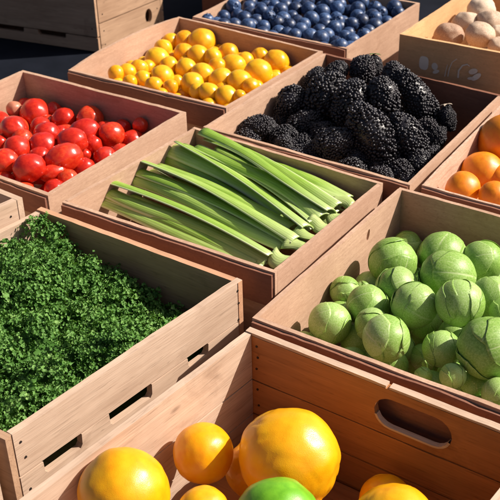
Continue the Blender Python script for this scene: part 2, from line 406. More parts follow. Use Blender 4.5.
def slat_crate(quad, label, zt, zb, slots, mat, zf=None, zs=None, hole=None):
    root = empty('wooden_crate', centre(quad, zb), label, 'crate', 'wooden crates'); th = .014
    FL, FR, BR, BL = [Vector(p) for p in quad]
    E = [('end_panel', FL, FR, 0), ('side_plank', FR, BR, th), ('end_panel', BR, BL, 0), ('side_plank', BL, FL, th)]
    H = zt - zb
    for n, a, b, ins in E:
        zm = (zf if n == 'end_panel' else zs) or zt - H * .48
        nt_ = slots if n == 'end_panel' else ()
        u = plank(n, root, mat, a, b, zt, zm + .002, th, i0=ins, i1=ins, bevel=.002)
        L = (b - a).length
        l = plank(n, root, mat, a, b, zm - .002, zb + .001, th, i0=ins, i1=ins, bevel=.002, notches=nt_, holes=[hole] if hole and a is FR else ())
        nails(u, [(-L / 2 + .02 + ins, zm + .03), (L / 2 - .02 - ins, zm + .03), (-L / 2 + .02 + ins, zt - .03), (L / 2 - .02 - ins, zt - .03)])
        if zm - zb > .06: nails(l, [(L / 2 - .02 - ins, zm - .03), (L / 2 - .02 - ins, zb + .02), (-L / 2 + .02 + ins, zm - .03), (-L / 2 + .02 + ins, zb + .02)])
    slabfloor('floor_panel', root, mat, quad, zb + .002, zb + .012, .02)
    if hole: slabfloor('added_shade_lid', root, mat, quad, zt - .016, zt - .006, .016)  # unseen lid, added to keep sun off the inside behind slots and hole
    return root
# behind the tomatoes: slatted front in shade, sunlit right side with a hand hole
QR = [(-2.93, 2.40), (-2.345, 2.50), (-2.335, 2.86), (-2.93, 2.84)]
slat_crate(QR, 'weathered crate standing behind the tomatoes with slots in front and a round hand hole', .06, FLOOR,
           [(.14, .28, .018), (.34, .46, .018)], M['old_wood'], -.196, -.150, [(.262 + .019 * math.cos(k * math.pi / 10), -.195 + .027 * math.sin(k * math.pi / 10)) for k in range(20)])
# left of the kale, only the corner shows
QN = [(-1.93, .74), (-1.475, .70), (-1.402, 1.222), (-1.86, 1.25)]
slat_crate(QN, 'pale wooden crate left of the kale, only its raised corner showing', .03, FLOOR, [], M['pale_wood'])
QF = [(-1.40, .14), (-.955, .14), (-.936, .685), (-1.40, .685)]
slat_crate(QF, 'pale wooden crate in front of the kale, a sliver at the lower left', .0, FLOOR, [], M['pale_wood'])

# ------------------------------------------------------------------ cardboard boxes
cc, cd = M['card'], M['card_dark']
def arch(L, h): return lambda s: h * math.sin(math.pi * min(1, max(0, s / L))) ** .8
cardbox('cardboard_box', [(-1.975, 1.31), (-1.403, 1.293), (-1.414, 1.794), (-1.969, 1.79)], 'cardboard box full of red tomatoes', (cc, cc), th=.011, flaps=[(0, .004, .05)])
cardbox('cardboard_box', [(-1.861, 1.854), (-1.343, 1.865), (-1.336, 2.33), (-1.871, 2.366)], 'cardboard box full of small yellow tomatoes', (cc, cc), flaps=[(0, .004, .06)], tops={3: arch(.5, .016)})
cardbox('cardboard_box', [(-1.832, 2.385), (-1.287, 2.38), (-1.288, 2.854), (-1.84, 2.87)], 'cardboard box of blueberries at the top of the picture', (cc, cc), flaps=[(0, .003, .05)])
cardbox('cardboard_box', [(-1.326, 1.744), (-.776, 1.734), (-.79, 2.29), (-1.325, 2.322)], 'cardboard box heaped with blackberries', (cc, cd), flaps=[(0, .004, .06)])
cardbox('cardboard_box', [(-1.359, 1.289), (-.835, 1.294), (-.829, 1.713), (-1.343, 1.733)], 'cardboard box of celery stalks in the middle', (cc, cc), flaps=[(0, .004, .07)])
sb = cardbox('cardboard_box', [(-.792, 1.154), (-.25, 1.154), (-.25, 1.71), (-.790, 1.715)], 'deep cardboard box of big green sprouts on the right', (cc, cc), flaps=[(0, .004, .11)],  # dark front flap extended down to paint shade behind the citrus hand hole
             holes={3: [[(.158 - .012 + .006 * math.cos(a) - .003 * math.sin(a), -.037 + .0125 * math.sin(a)) for a in [k * math.pi / 8 for k in range(16)]]]})
cardbox('cardboard_box', [(-.755, 1.747), (-.24, 1.74), (-.24, 2.24), (-.773, 2.235)], 'thin pale box of oranges with a frayed rim at the right edge', (M['card_edge'], cc), th=.006, flaps=[(0, .004, .03)])
QM = [(-1.117, 2.36), (-.60, 2.36), (-.62, 2.9), (-1.117, 2.9)]
mb = cardbox('cardboard_box', QM, 'tan box of mushrooms with pale mushroom drawings printed on its front', (M['card_tan'], M['card_tan']), th=.010, zt=.08, zb=FLOOR)
cardbox('cardboard_box', [(-2.27, 3.02), (-1.80, 3.02), (-1.80, 3.46), (-2.27, 3.46)], 'plain brown box left of the blueberries, partly hidden behind the yellow tomatoes', (M['card_dark'], M['card_dark']), zt=.04)

def prints():
    """pale mushroom drawings, thin printed patches on the front wall"""
    y = 2.3592; parts = []
    def ell(cx, cz, rx, rz, a=0, n=18, p=2.0):
        pts = []
        for k in range(n):
            th = 2 * math.pi * k / n; c, s = math.cos(th), math.sin(th)
            x = rx * math.copysign(abs(c) ** (2 / p), c); z = rz * math.copysign(abs(s) ** (2 / p), s)
            pts.append((cx + x * math.cos(a) - z * math.sin(a), cz + x * math.sin(a) + z * math.cos(a)))
        return pts
    def stroke(pts, w):
        L, Rr = [], []
        for i, p in enumerate(pts):
            a = pts[max(0, i - 1)]; b = pts[min(len(pts) - 1, i + 1)]
            d = Vector((b[0] - a[0], b[1] - a[1])).normalized(); ww = w * (1 - .5 * i / len(pts))
            L.append((p[0] - d.y * ww, p[1] + d.x * ww)); Rr.append((p[0] + d.y * ww, p[1] - d.x * ww))
        return L + Rr[::-1]
    shapes = [('printed_mushroom', ell(-1.041, .013, .0135, .019, 0, 20, 3)), ('printed_mushroom', ell(-1.009, .010, .009, .010)),
              ('printed_mushroom', ell(-1.004, -.004, .010, .005, .5))]
    shapes.append(('printed_line', stroke([(-.978, -.012), (-.976, .004), (-.973, .022)], .0012)))
    shapes.append(('printed_line', stroke([(-.969, -.010), (-.967, .012), (-.960, .032), (-.948, .043)], .0013)))
    shapes.append(('printed_line', stroke([(-.940, -.008), (-.940, .012), (-.931, .028), (-.918, .034), (-.911, .030)], .0024)))
    shapes += [('printed_mushroom', ell(-.900, .018, .013, .0075, .45)), ('printed_mushroom', ell(-.890, .005, .016, .007, .75)), ('printed_mushroom', ell(-.904, -.002, .010, .004, .2))]
    for si, (n, pts) in enumerate(shapes):
        y = 2.3594 - .0003 * si
        V = [(x, y, z) for x, z in pts] + [(x, y + .0002, z) for x, z in pts]; k = len(pts)
        b = mb.location; V = [(v[0] - b.x, v[1] - b.y, v[2] - b.z) for v in V]
        tr = tessellate_polygon([[Vector((p[0], p[1], 0)) for p in pts]])
        F = []
        for t in tr:
            p, q, r = (pts[i] for i in t)
            ccw = (q[0] - p[0]) * (r[1] - p[1]) - (q[1] - p[1]) * (r[0] - p[0]) > 0
            F.append(t if ccw else t[::-1])
        F += [(i, i + k, (i + 1) % k + k, (i + 1) % k) for i in range(k)]
        mobj(n, mesh(n, V, F, M['print']), mb)
prints()

# ------------------------------------------------------------------ fruit meshes
def ball(name, mat, seed, lump=.05, lobes=0, lobe_amp=0, dimple=0, flat=0, seg=36, ring=24, freq=1.6, pear=0, crease=0):
    V = []; F = []
    for i in range(ring + 1):
        th = math.pi * i / ring
        for j in range(seg):
            ph = 2 * math.pi * j / seg
            d = Vector((math.sin(th) * math.cos(ph), math.sin(th) * math.sin(ph), math.cos(th)))
            r = 1 + lump * noise.noise(d * freq + Vector((seed * 7.3, seed, 0))) + lump * .35 * noise.noise(d * freq * 2.7 + Vector((0, seed * 3.1, 5)))
            if lobes: r += lobe_amp * math.sin(th) ** 2 * (abs(math.cos(lobes * ph / 2)) - .5) * (.4 + .6 * abs(d.z))
            if dimple: r -= dimple * math.exp(-((th) / .28) ** 2) + dimple * .35 * math.exp(-((math.pi - th) / .2) ** 2)
            if crease:
                w = noise.noise(d * 1.5 + Vector((3, seed, 1))); r -= crease * math.exp(-(w / .05) ** 2) * max(0, noise.noise(d * 1.1 + Vector((seed, 2, 8))) + .35)
            v = d * r
            if pear: k = 1 - pear * (d.z * .5 + .5) ** 2; v.x *= k; v.y *= k
            V.append(v)
    for i in range(ring):
        for j in range(seg):
            a, b = i * seg + j, i * seg + (j + 1) % seg
            F.append((a, a + seg, b + seg, b))
    me = mesh(name, V, F, mat, True)
    bm = bmesh.new(); bm.from_mesh(me); bmesh.ops.remove_doubles(bm, verts=bm.verts, dist=1e-5); bmesh.ops.recalc_face_normals(bm, faces=bm.faces); bm.to_mesh(me); bm.free()
    me.shade_smooth(); return me
def rq(): 
    return Quaternion((rnd.gauss(0, 1), rnd.gauss(0, 1), rnd.gauss(0, 1), rnd.gauss(0, 1))).normalized()
def lying(ang=None):
    """long axis (local z) laid nearly flat, heading ang in plan"""
    a = rnd.uniform(0, 2 * math.pi) if ang is None else ang
    v = Vector((math.cos(a), math.sin(a), rnd.uniform(-.15, .25))).normalized()
    return v.to_track_quat('Z', 'Y') @ Quaternion((0, 0, 1), rnd.uniform(0, 6))

# tomatoes
TOM = [ball('tomato', M['tomato'], k, .07, 5, .03, .06, pear=.06 * (k % 3)) for k in range(5)]
PALE = ball('tomato', M['pale_tomato'], 8, .06, 5, .03, .05)
TT = [(-1.923, 1.697, -0.07, 0.0188, 1, 'pale pinkish tan tomato, the only unripe one, in the back left corner'),
(-1.866, 1.719, -0.08, 0.0375, 1, 'big dark red tomato in the shade of the back wall, right of the pale one'),
(-1.766, 1.721, -0.075, 0.0289, 1, 'round red tomato against the back wall, left of the glossy deep red one'),
(-1.701, 1.752, -0.07, 0.0314, 1, 'round glossy deep red tomato at the back wall, above the long orange red one'),
(-1.576, 1.691, -0.06, 0.0301, 1, 'round dark red tomato pressed to the right wall, biggest near the corner'),
(-1.601, 1.762, -0.075, 0.0207, 0.95, 'small red tomato at the right end of the heap, next to the dark corner'),
(-1.542, 1.765, -0.055, 0.0178, 1, 'tomato in deep shadow in the far right corner of the tomato box'),
(-1.776, 1.556, -0.041, 0.0325, 1, 'large bright red tomato high on the left side of the red heap'),
(-1.874, 1.603, -0.06, 0.0233, 1, 'red tomato behind and left of the large high one, at the left picture edge'),
(-1.73, 1.536, -0.049, 0.0247, 1, 'red tomato just below the large high one on the left'),
(-1.762, 1.634, -0.06, 0.023, 1, 'small light red tomato tucked below the big shaded one'),
(-1.703, 1.596, -0.05, 0.0275, 1.1, 'orange tinted red tomato in the middle of the heap, behind a rounder one'),
(-1.664, 1.541, -0.051, 0.0317, 1, 'round mid red tomato in the very middle of the heap'),
(-1.634, 1.659, -0.053, 0.0301, 1.3, 'long orange red tomato lying below the deep red one at the back wall'),
(-1.609, 1.586, -0.045, 0.0318, 1.2, 'plump light red tomato lying between the centre and the right wall'),
(-1.717, 1.657, -0.075, 0.0179, 1, 'little tomato showing in a gap behind the plump light red one'),
(-1.697, 1.487, -0.045, 0.029, 1, 'red tomato with a sharp highlight, left of the middle, above the front row'),
(-1.783, 1.511, -0.06, 0.0199, 1, 'tomato cut by the left picture edge, middle height of the heap'),
(-1.671, 1.422, -0.045, 0.0283, 1, 'wide red tomato at the left picture edge in the front row'),
(-1.6, 1.429, -0.045, 0.0303, 1.25, 'red oval tomato with a bright highlight at the front wall'),
(-1.636, 1.5, -0.059, 0.024, 1, 'half hidden flat red tomato behind the front oval one'),
(-1.573, 1.518, -0.05, 0.0309, 1.5, 'long red tomato lying along the right wall with its tip to the corner'),
(-1.571, 1.474, -0.07, 0.0189, 1.9, 'longest thin tomato lying flat along the front end of the right wall'),
(-1.594, 1.641, -0.072, 0.0224, 1, 'tomato half hidden against the right wall below the dark red round one'),
(-1.587, 1.599, -0.08, 0.0148, 1.1, 'little dark red tomato at the tip of the long one by the right wall')]
for i, (x, y, z, r, e, lab) in enumerate(TT):
    pale = 'unripe' in lab
    ang = math.radians(58 if 'right wall with its tip' in lab or 'thin' in lab else rnd.uniform(-20, 70))
    q = lying(ang) if e > 1.05 else rq()
    place('tomato', PALE if pale else TOM[i % 5], (x, y, z), q, (r * 1.14, r * 1.14, r * 1.14 * (1 + (e - 1) * .6)), lab, 'tomato', 'red tomatoes in the box')
for i, (x, y, z, r) in enumerate([(-1.729, 1.688, -0.094, 0.027),
(-1.775, 1.405, -0.087, 0.029),
(-1.694, 1.632, -0.09, 0.026),
(-1.76, 1.467, -0.093, 0.027),
(-1.524, 1.605, -0.073, 0.028),
(-1.93, 1.644, -0.087, 0.029),
(-1.935, 1.406, -0.089, 0.027),
(-1.543, 1.549, -0.086, 0.029),
(-1.87, 1.436, -0.08, 0.027),
(-1.533, 1.483, -0.081, 0.025),
(-1.542, 1.731, -0.085, 0.029),
(-1.495, 1.442, -0.084, 0.025),
(-1.619, 1.422, -0.087, 0.025),
(-1.639, 1.739, -0.086, 0.029),
(-1.511, 1.647, -0.078, 0.026),
(-1.808, 1.704, -0.093, 0.028),
(-1.864, 1.646, -0.091, 0.03),
(-1.834, 1.754, -0.077, 0.025),
(-1.789, 1.664, -0.086, 0.027),
(-1.932, 1.747, -0.084, 0.025),
(-1.893, 1.486, -0.083, 0.029),
(-1.482, 1.521, -0.089, 0.03),
(-1.589, 1.393, -0.091, 0.027),
(-1.924, 1.558, -0.089, 0.025),
(-1.68, 1.464, -0.082, 0.029),
(-1.648, 1.392, -0.079, 0.025),
(-1.861, 1.523, -0.092, 0.027),
(-1.544, 1.385, -0.091, 0.025),
(-1.931, 1.458, -0.097, 0.029),
(-1.822, 1.503, -0.087, 0.026),
(-1.897, 1.594, -0.092, 0.029),
(-1.534, 1.437, -0.089, 0.027),
(-1.83, 1.413, -0.092, 0.026),
(-1.73, 1.413, -0.08, 0.026),
(-1.486, 1.574, -0.083, 0.031),
(-1.489, 1.378, -0.087, 0.025),
(-1.499, 1.701, -0.09, 0.027),
(-1.618, 1.473, -0.083, 0.029),
(-1.936, 1.511, -0.086, 0.025),
(-1.822, 1.455, -0.069, 0.027),
(-1.827, 1.555, -0.088, 0.026),
(-1.581, 1.715, -0.125, 0.03),
(-1.569, 1.662, -0.126, 0.028),
(-1.585, 1.466, -0.124, 0.025),
(-1.543, 1.619, -0.124, 0.028),
(-1.627, 1.544, -0.131, 0.027),
(-1.632, 1.623, -0.117, 0.029),
(-1.805, 1.479, -0.125, 0.029),
(-1.933, 1.702, -0.112, 0.025),
(-1.846, 1.675, -0.13, 0.027),
(-1.863, 1.47, -0.12, 0.031),
(-1.82, 1.624, -0.117, 0.029),
(-1.832, 1.54, -0.133, 0.029),
(-1.637, 1.754, -0.125, 0.026),
(-1.691, 1.488, -0.123, 0.029),
(-1.608, 1.657, -0.117, 0.025)]):
    place('tomato', TOM[i % 5], (x, y, z), rq(), r, 'red tomato buried under the top layer of the tomato heap, only a patch showing', 'tomato', 'red tomatoes in the box')
# yellow tomatoes
YEL = [ball('yellow_tomato', M['yellow'], 20 + k, .05, 0, 0, .05, pear=.09 * (k % 3), seg=28, ring=20) for k in range(4)]
for i, (x, y, z, r, e, lab) in enumerate([(-1.742, 2.306, -0.043, 0.0361, 1.0758530756793119, 'largest yellow tomato at the back wall of its box, left of the middle'),
(-1.461, 2.286, -0.045, 0.0315, 1.0701051665844163, 'big orange yellow tomato in the right back corner of the yellow heap'),
(-1.46, 2.19, -0.045, 0.0349, 1.0376874211952973, 'widest yellow tomato, lying by the right wall below the corner one'),
(-1.449, 2.014, -0.048, 0.0267, 1.0286252062889298, 'rounded yellow tomato at the right end of the front row'),
(-1.798, 2.295, -0.047, 0.0273, 1.0839543722917928, ''),
(-1.737, 2.21, -0.046, 0.0265, 1.0034253743733756, 'round deep yellow tomato below the one touching the back wall on the left'),
(-1.687, 2.211, -0.046, 0.0292, 1.0075749974988666, ''),
(-1.659, 2.116, -0.045, 0.0255, 1.0223204388369878, ''),
(-1.624, 2.274, -0.045, 0.0264, 1.0323745540532074, 'yellow tomato at the back wall in the middle of the heap'),
(-1.549, 2.253, -0.045, 0.0231, 1.0080170046588772, 'small narrow yellow tomato standing between two round ones at the back wall'),
(-1.525, 2.295, -0.045, 0.0261, 1.0295617018945618, 'round yellow tomato at the back wall, second from the right corner'),
(-1.558, 2.204, -0.049, 0.0314, 1.0852085115921533, 'egg shaped yellow tomato on top of the right half of the heap'),
(-1.641, 2.222, -0.044, 0.0232, 1.094074431512107, ''),
(-1.586, 2.165, -0.041, 0.0227, 1.059674101441869, ''),
(-1.597, 2.108, -0.045, 0.028, 1.0795740004060401, ''),
(-1.526, 2.099, -0.045, 0.0276, 1.0792951215999333, ''),
(-1.47, 2.11, -0.046, 0.0302, 1.0822991983787935, 'light yellow tomato pressed to the right wall above the front corner'),
(-1.425, 2.098, -0.044, 0.0217, 1.0192520165390213, ''),
(-1.499, 2.006, -0.044, 0.0242, 1.0862511808269348, 'deep yellow tomato in the front row, left of the right end one'),
(-1.578, 2.035, -0.045, 0.0274, 1.0043092244858376, 'pale yellow tomato in the front row, middle of the box'),
(-1.815, 2.21, -0.045, 0.0238, 1.0761069022117336, 'yellow tomato at the back end of the pale left wall'),
(-1.774, 2.129, -0.045, 0.0319, 1.0037911110664752, 'bright yellow tomato high beside the pale left wall'),
(-1.838, 2.275, -0.045, 0.0213, 1.0493441531632413, ''),
(-1.715, 2.109, -0.045, 0.0229, 1.0711615835742556, ''),
(-1.773, 2.045, -0.044, 0.0227, 1.0270351877567592, ''),
(-1.785, 2.006, -0.045, 0.0226, 1.0216968278064702, ''),
(-1.794, 1.97, -0.038, 0.0196, 1.0906896241002877, 'yellow tomato at the far left tip of the heap'),
(-1.717, 1.994, -0.045, 0.0195, 1.0662601910681484, ''),
(-1.68, 2.033, -0.045, 0.0279, 1.0341786358060887, ''),
(-1.659, 1.97, -0.045, 0.0219, 1.0491067578901538, ''),
(-1.614, 1.988, -0.045, 0.0191, 1.0009590831971162, ''),
(-1.734, 1.958, -0.045, 0.0166, 1.0857450770976316, ''),
(-1.538, 2.004, -0.046, 0.0189, 1.011682565080638, ''),
(-1.771, 2.082, -0.053, 0.0201, 1.038666582969577, ''),
(-1.412, 2.021, -0.042, 0.0159, 1.0768730799283874, '')]):
    place('yellow_tomato', YEL[i % 4], (x, y, z), rq(), (r * 1.2, r * 1.2, r * 1.2 * e), lab or 'plain yellow tomato inside the heap, away from the walls and the front row', 'yellow tomato', 'small yellow tomatoes in the box')
for i, (x, y, z, r) in enumerate([(-1.476, 1.97, -0.065, 0.023),
(-1.404, 2.06, -0.066, 0.023),
(-1.654, 2.187, -0.076, 0.025),
(-1.605, 2.048, -0.07, 0.022),
(-1.398, 2.176, -0.07, 0.025),
(-1.831, 2.08, -0.063, 0.021),
(-1.405, 1.96, -0.063, 0.024),
(-1.646, 2.322, -0.07, 0.025),
(-1.83, 1.964, -0.076, 0.021),
(-1.744, 2.043, -0.071, 0.023),
(-1.651, 2.062, -0.065, 0.022),
(-1.693, 2.328, -0.072, 0.025),
(-1.502, 2.072, -0.063, 0.025),
(-1.444, 1.951, -0.068, 0.021),
(-1.706, 1.988, -0.076, 0.023),
(-1.694, 1.954, -0.069, 0.023),
(-1.777, 1.954, -0.063, 0.022),
(-1.586, 1.976, -0.075, 0.021),
(-1.793, 2.241, -0.076, 0.022),
(-1.833, 2.294, -0.075, 0.024),
(-1.566, 2.068, -0.075, 0.023),
(-1.434, 2.303, -0.074, 0.023),
(-1.511, 2.191, -0.065, 0.023),
(-1.826, 2.174, -0.061, 0.022),
(-1.712, 2.181, -0.06, 0.022),
(-1.751, 1.976, -0.068, 0.022),
(-1.645, 2.009, -0.064, 0.024),
(-1.437, 2.141, -0.065, 0.023),
(-1.594, 2.008, -0.074, 0.021),
(-1.783, 2.207, -0.068, 0.021),
(-1.717, 2.145, -0.077, 0.022),
(-1.687, 2.293, -0.062, 0.021),
(-1.427, 2.214, -0.064, 0.023),
(-1.821, 2.124, -0.064, 0.022),
(-1.536, 2.242, -0.076, 0.022),
(-1.443, 2.249, -0.072, 0.023),
(-1.523, 2.026, -0.065, 0.024),
(-1.587, 2.286, -0.059, 0.022),
(-1.754, 2.163, -0.067, 0.022),
(-1.62, 1.952, -0.057, 0.02),
(-1.418, 2.273, -0.065, 0.023),
(-1.44, 2.069, -0.069, 0.023),
(-1.674, 2.092, -0.079, 0.025),
(-1.754, 2.107, -0.073, 0.02),
(-1.509, 1.962, -0.071, 0.022),
(-1.529, 1.99, -0.089, 0.024),
(-1.787, 2.038, -0.114, 0.023),
(-1.571, 2.02, -0.098, 0.02),
(-1.46, 1.992, -0.087, 0.022),
(-1.603, 2.064, -0.105, 0.021)]):
    place('yellow_tomato', YEL[i % 4], (x, y, z), rq(), r, 'yellow tomato under the top layer of the yellow heap, showing through a gap', 'yellow tomato', 'small yellow tomatoes in the box')

# citrus and oranges
ORA = [ball('orange', M['orange'], 30 + k, .035, 0, 0, .04, seg=48, ring=32) for k in range(3)]
YOR = [ball('orange', M['yellow_orange'], 40 + k, .035, 0, 0, .05, seg=80, ring=52, crease=.035 if k == 2 else .008) for k in range(3)]
GRE = ball('green_citrus', M['green_citrus'], 50, .05, 0, 0, .06, seg=56, ring=36)
for i, (x, y, z, r, e, kind, lab) in enumerate([(-0.741, 0.745, -0.04, 0.0657, 1, 'orange', 'large yellow orange against the lit left wall of the front crate'),
(-0.727, 0.914, -0.09, 0.0478, 1, 'orange', 'small round orange lying by the left wall behind the large yellow one'),
(-0.597, 0.962, -0.07, 0.0748, 1.06, 'grapefruit', 'biggest orange yellow citrus in the middle of the front crate, with a broad highlight'),
(-0.515, 0.8, -0.015, 0.0578, 1, 'green_citrus', 'bright green citrus cut by the bottom picture edge'),
(-0.617, 0.768, -0.03, 0.0373, 1, 'orange', 'yellow orange cut by the bottom picture edge, left of the green citrus'),
(-0.394, 0.912, -0.06, 0.0611, 1, 'orange', 'orange half out of the picture below the hand hole')]):
    me = GRE if kind == 'green_citrus' else YOR[i % 3]
    place(kind, me, (x, y, z), lying(math.radians(10)), (r, r, r * e), lab, {'orange': 'orange', 'grapefruit': 'grapefruit', 'green_citrus': 'lime'}[kind], 'citrus fruit in the front crate')
for i, (x, y, z, r) in enumerate([(-0.466, 1.034, -0.154, 0.042),
(-0.496, 0.855, -0.151, 0.047),
(-0.679, 0.986, -0.157, 0.049),
(-0.548, 0.94, -0.167, 0.042),
(-0.601, 0.864, -0.169, 0.045),
(-0.682, 0.842, -0.159, 0.042),
(-0.681, 1.072, -0.155, 0.043)]):
    place('orange', YOR[i % 3], (x, y, z), rq(), r, 'orange at the bottom of the front crate, in the dark between the upper fruit', 'orange', 'citrus fruit in the front crate')
for i, (x, y, z, r, e, lab) in enumerate([(-0.712, 1.988, -0.064, 0.0439, 1.05, 'orange leaning on the frayed left rim of its box'),
(-0.699, 2.1, -0.03, 0.0636, 1, 'biggest orange, high at the right picture edge'),
(-0.698, 1.838, -0.035, 0.0348, 1.1, 'low sunlit orange in the front left corner of its box'),
(-0.626, 1.834, -0.03, 0.0299, 1.05, 'pale lit orange in the front row by the right picture edge'),
(-0.669, 1.986, -0.066, 0.0296, 1, 'small orange in shade between the bigger ones')]):
    place('orange', ORA[i % 3], (x, y, z), lying(), (r * 1.08, r * 1.08, r * 1.08 * e), lab, 'orange', 'oranges in the right hand box')
for i, (x, y, z, r) in enumerate([(-0.614, 2.176, -0.124, 0.04),
(-0.568, 2.023, -0.13, 0.041),
(-0.703, 1.929, -0.122, 0.041),
(-0.665, 2.071, -0.124, 0.041),
(-0.552, 1.935, -0.116, 0.043),
(-0.623, 1.905, -0.124, 0.048)]):
    place('orange', ORA[i % 3], (x, y, z), rq(), r, 'orange in the lower layer of the right hand box, under the sunlit ones', 'orange', 'oranges in the right hand box')

# blueberries: body and a ragged crown
def blueberry_meshes():
    body = ball('blueberry', M['blueberry'], 61, .025, 0, 0, .10, seg=24, ring=16)
    V = []; F = []; n = 20
    for i, (rr, zz) in enumerate(((.22, .90), (.34, .985), (.40, .97), (.25, .86))):
        for k in range(n):
            a = 2 * math.pi * k / n; f = 1 + (.22 * math.cos(5 * a) if i in (1, 2) else 0)
            V.append((rr * f * math.cos(a), rr * f * math.sin(a), zz + (.05 * math.cos(5 * a) if i in (1, 2) else 0)))
    for i in range(3):
        for k in range(n): F.append((i * n + k, i * n + (k + 1) % n, (i + 1) * n + (k + 1) % n, (i + 1) * n + k))
    return body, mesh('crown', V, F, M['blueberry'], True)
BB, BC = blueberry_meshes()
for i, (x, y, z, r) in enumerate([(-1.79, 2.49, -0.024, 0.022),
(-1.504, 2.706, -0.012, 0.025),
(-1.807, 2.831, -0.023, 0.022),
(-1.667, 2.802, -0.02, 0.025),
(-1.338, 2.505, -0.027, 0.025),
(-1.328, 2.589, -0.021, 0.022),
(-1.51, 2.495, -0.02, 0.024),
(-1.383, 2.774, -0.025, 0.022),
(-1.757, 2.707, -0.013, 0.021),
(-1.521, 2.533, -0.016, 0.022),
(-1.642, 2.592, -0.007, 0.024),
(-1.73, 2.612, -0.022, 0.021),
(-1.334, 2.719, -0.033, 0.023),
(-1.459, 2.402, -0.027, 0.021),
(-1.399, 2.614, -0.017, 0.022),
(-1.8, 2.56, -0.011, 0.025),
(-1.598, 2.421, -0.027, 0.025),
(-1.404, 2.436, -0.008, 0.025),
(-1.388, 2.727, -0.022, 0.023),
(-1.376, 2.402, -0.024, 0.022),
(-1.699, 2.572, -0.013, 0.022),
(-1.581, 2.829, -0.025, 0.023),
(-1.768, 2.537, -0.029, 0.022),
(-1.36, 2.821, -0.017, 0.025),
(-1.564, 2.789, -0.028, 0.021),
(-1.719, 2.447, -0.027, 0.024),
(-1.32, 2.403, -0.006, 0.023),
(-1.555, 2.408, -0.024, 0.023),
(-1.573, 2.473, -0.031, 0.023),
(-1.422, 2.503, -0.023, 0.023),
(-1.428, 2.703, -0.024, 0.023),
(-1.631, 2.741, -0.015, 0.023),
(-1.749, 2.784, -0.026, 0.023),
(-1.391, 2.58, -0.035, 0.021),
(-1.623, 2.648, -0.018, 0.025),
(-1.767, 2.742, -0.029, 0.022),
(-1.457, 2.631, -0.022, 0.022),
(-1.653, 2.544, -0.017, 0.022),
(-1.554, 2.552, -0.023, 0.022),
(-1.802, 2.695, -0.014, 0.021),
(-1.801, 2.419, -0.016, 0.021),
(-1.524, 2.583, -0.013, 0.025),
(-1.731, 2.831, -0.03, 0.025),
(-1.575, 2.652, -0.011, 0.025),
(-1.507, 2.828, -0.015, 0.022),
(-1.462, 2.528, -0.025, 0.023),
(-1.376, 2.529, -0.028, 0.022),
(-1.726, 2.512, -0.027, 0.026),
(-1.417, 2.799, -0.023, 0.024),
(-1.497, 2.442, -0.018, 0.022),
(-1.615, 2.797, -0.015, 0.024),
(-1.531, 2.662, -0.014, 0.025),
(-1.452, 2.749, -0.016, 0.024),
(-1.687, 2.69, -0.029, 0.024),
(-1.394, 2.67, -0.024, 0.025),
(-1.731, 2.406, -0.019, 0.025),
(-1.34, 2.651, -0.025, 0.026),
(-1.376, 2.475, -0.03, 0.022),
(-1.32, 2.547, -0.018, 0.022),
(-1.675, 2.474, -0.028, 0.023),
(-1.569, 2.692, -0.029, 0.022),
(-1.604, 2.51, -0.019, 0.025),
(-1.741, 2.662, -0.031, 0.023),
(-1.676, 2.757, -0.034, 0.025),
(-1.493, 2.768, -0.038, 0.023),
(-1.459, 2.467, -0.022, 0.025),
(-1.684, 2.518, -0.028, 0.023),
(-1.736, 2.562, -0.027, 0.025),
(-1.63, 2.476, -0.026, 0.023),
(-1.648, 2.707, -0.026, 0.021),
(-1.426, 2.553, -0.015, 0.023),
(-1.663, 2.438, -0.016, 0.024),
(-1.47, 2.815, -0.017, 0.022),
(-1.469, 2.571, -0.02, 0.023),
(-1.61, 2.608, -0.028, 0.022),
(-1.802, 2.659, -0.029, 0.025),
(-1.536, 2.461, -0.027, 0.022),
(-1.321, 2.463, -0.032, 0.023),
(-1.576, 2.736, -0.028, 0.021),
(-1.782, 2.621, -0.03, 0.023),
(-1.519, 2.751, -0.013, 0.022),
(-1.482, 2.665, -0.027, 0.021),
(-1.326, 2.781, -0.018, 0.021),
(-1.703, 2.652, -0.02, 0.021),
(-1.501, 2.624, -0.024, 0.023),
(-1.806, 2.789, -0.022, 0.022),
(-1.612, 2.559, -0.022, 0.025),
(-1.709, 2.729, -0.026, 0.022),
(-1.79, 2.45, -0.036, 0.023),
(-1.806, 2.74, -0.016, 0.022),
(-1.658, 2.625, -0.02, 0.021),
(-1.556, 2.507, -0.017, 0.022),
(-1.548, 2.721, -0.003, 0.022),
(-1.695, 2.618, -0.031, 0.021),
(-1.578, 2.586, -0.029, 0.021),
(-1.363, 2.697, -0.015, 0.021),
(-1.612, 2.692, -0.019, 0.023),
(-1.768, 2.816, -0.011, 0.023),
(-1.352, 2.437, -0.028, 0.024),
(-1.431, 2.592, -0.026, 0.023),
(-1.639, 2.83, -0.035, 0.024),
(-1.546, 2.621, -0.024, 0.022),
(-1.378, 2.651, -0.057, 0.021),
(-1.628, 2.66, -0.055, 0.021),
(-1.48, 2.705, -0.055, 0.026),
(-1.531, 2.72, -0.048, 0.022),
(-1.44, 2.763, -0.061, 0.026),
(-1.385, 2.824, -0.065, 0.023),
(-1.525, 2.802, -0.05, 0.023),
(-1.441, 2.671, -0.063, 0.024),
(-1.319, 2.757, -0.046, 0.022),
(-1.582, 2.656, -0.053, 0.022),
(-1.345, 2.818, -0.057, 0.023),
(-1.416, 2.532, -0.05, 0.021),
(-1.479, 2.816, -0.058, 0.025),
(-1.705, 2.792, -0.054, 0.023),
(-1.796, 2.691, -0.059, 0.026),
(-1.807, 2.745, -0.053, 0.021),
(-1.693, 2.834, -0.057, 0.022),
(-1.632, 2.508, -0.061, 0.023),
(-1.416, 2.625, -0.049, 0.021),
(-1.802, 2.527, -0.045, 0.022)]):
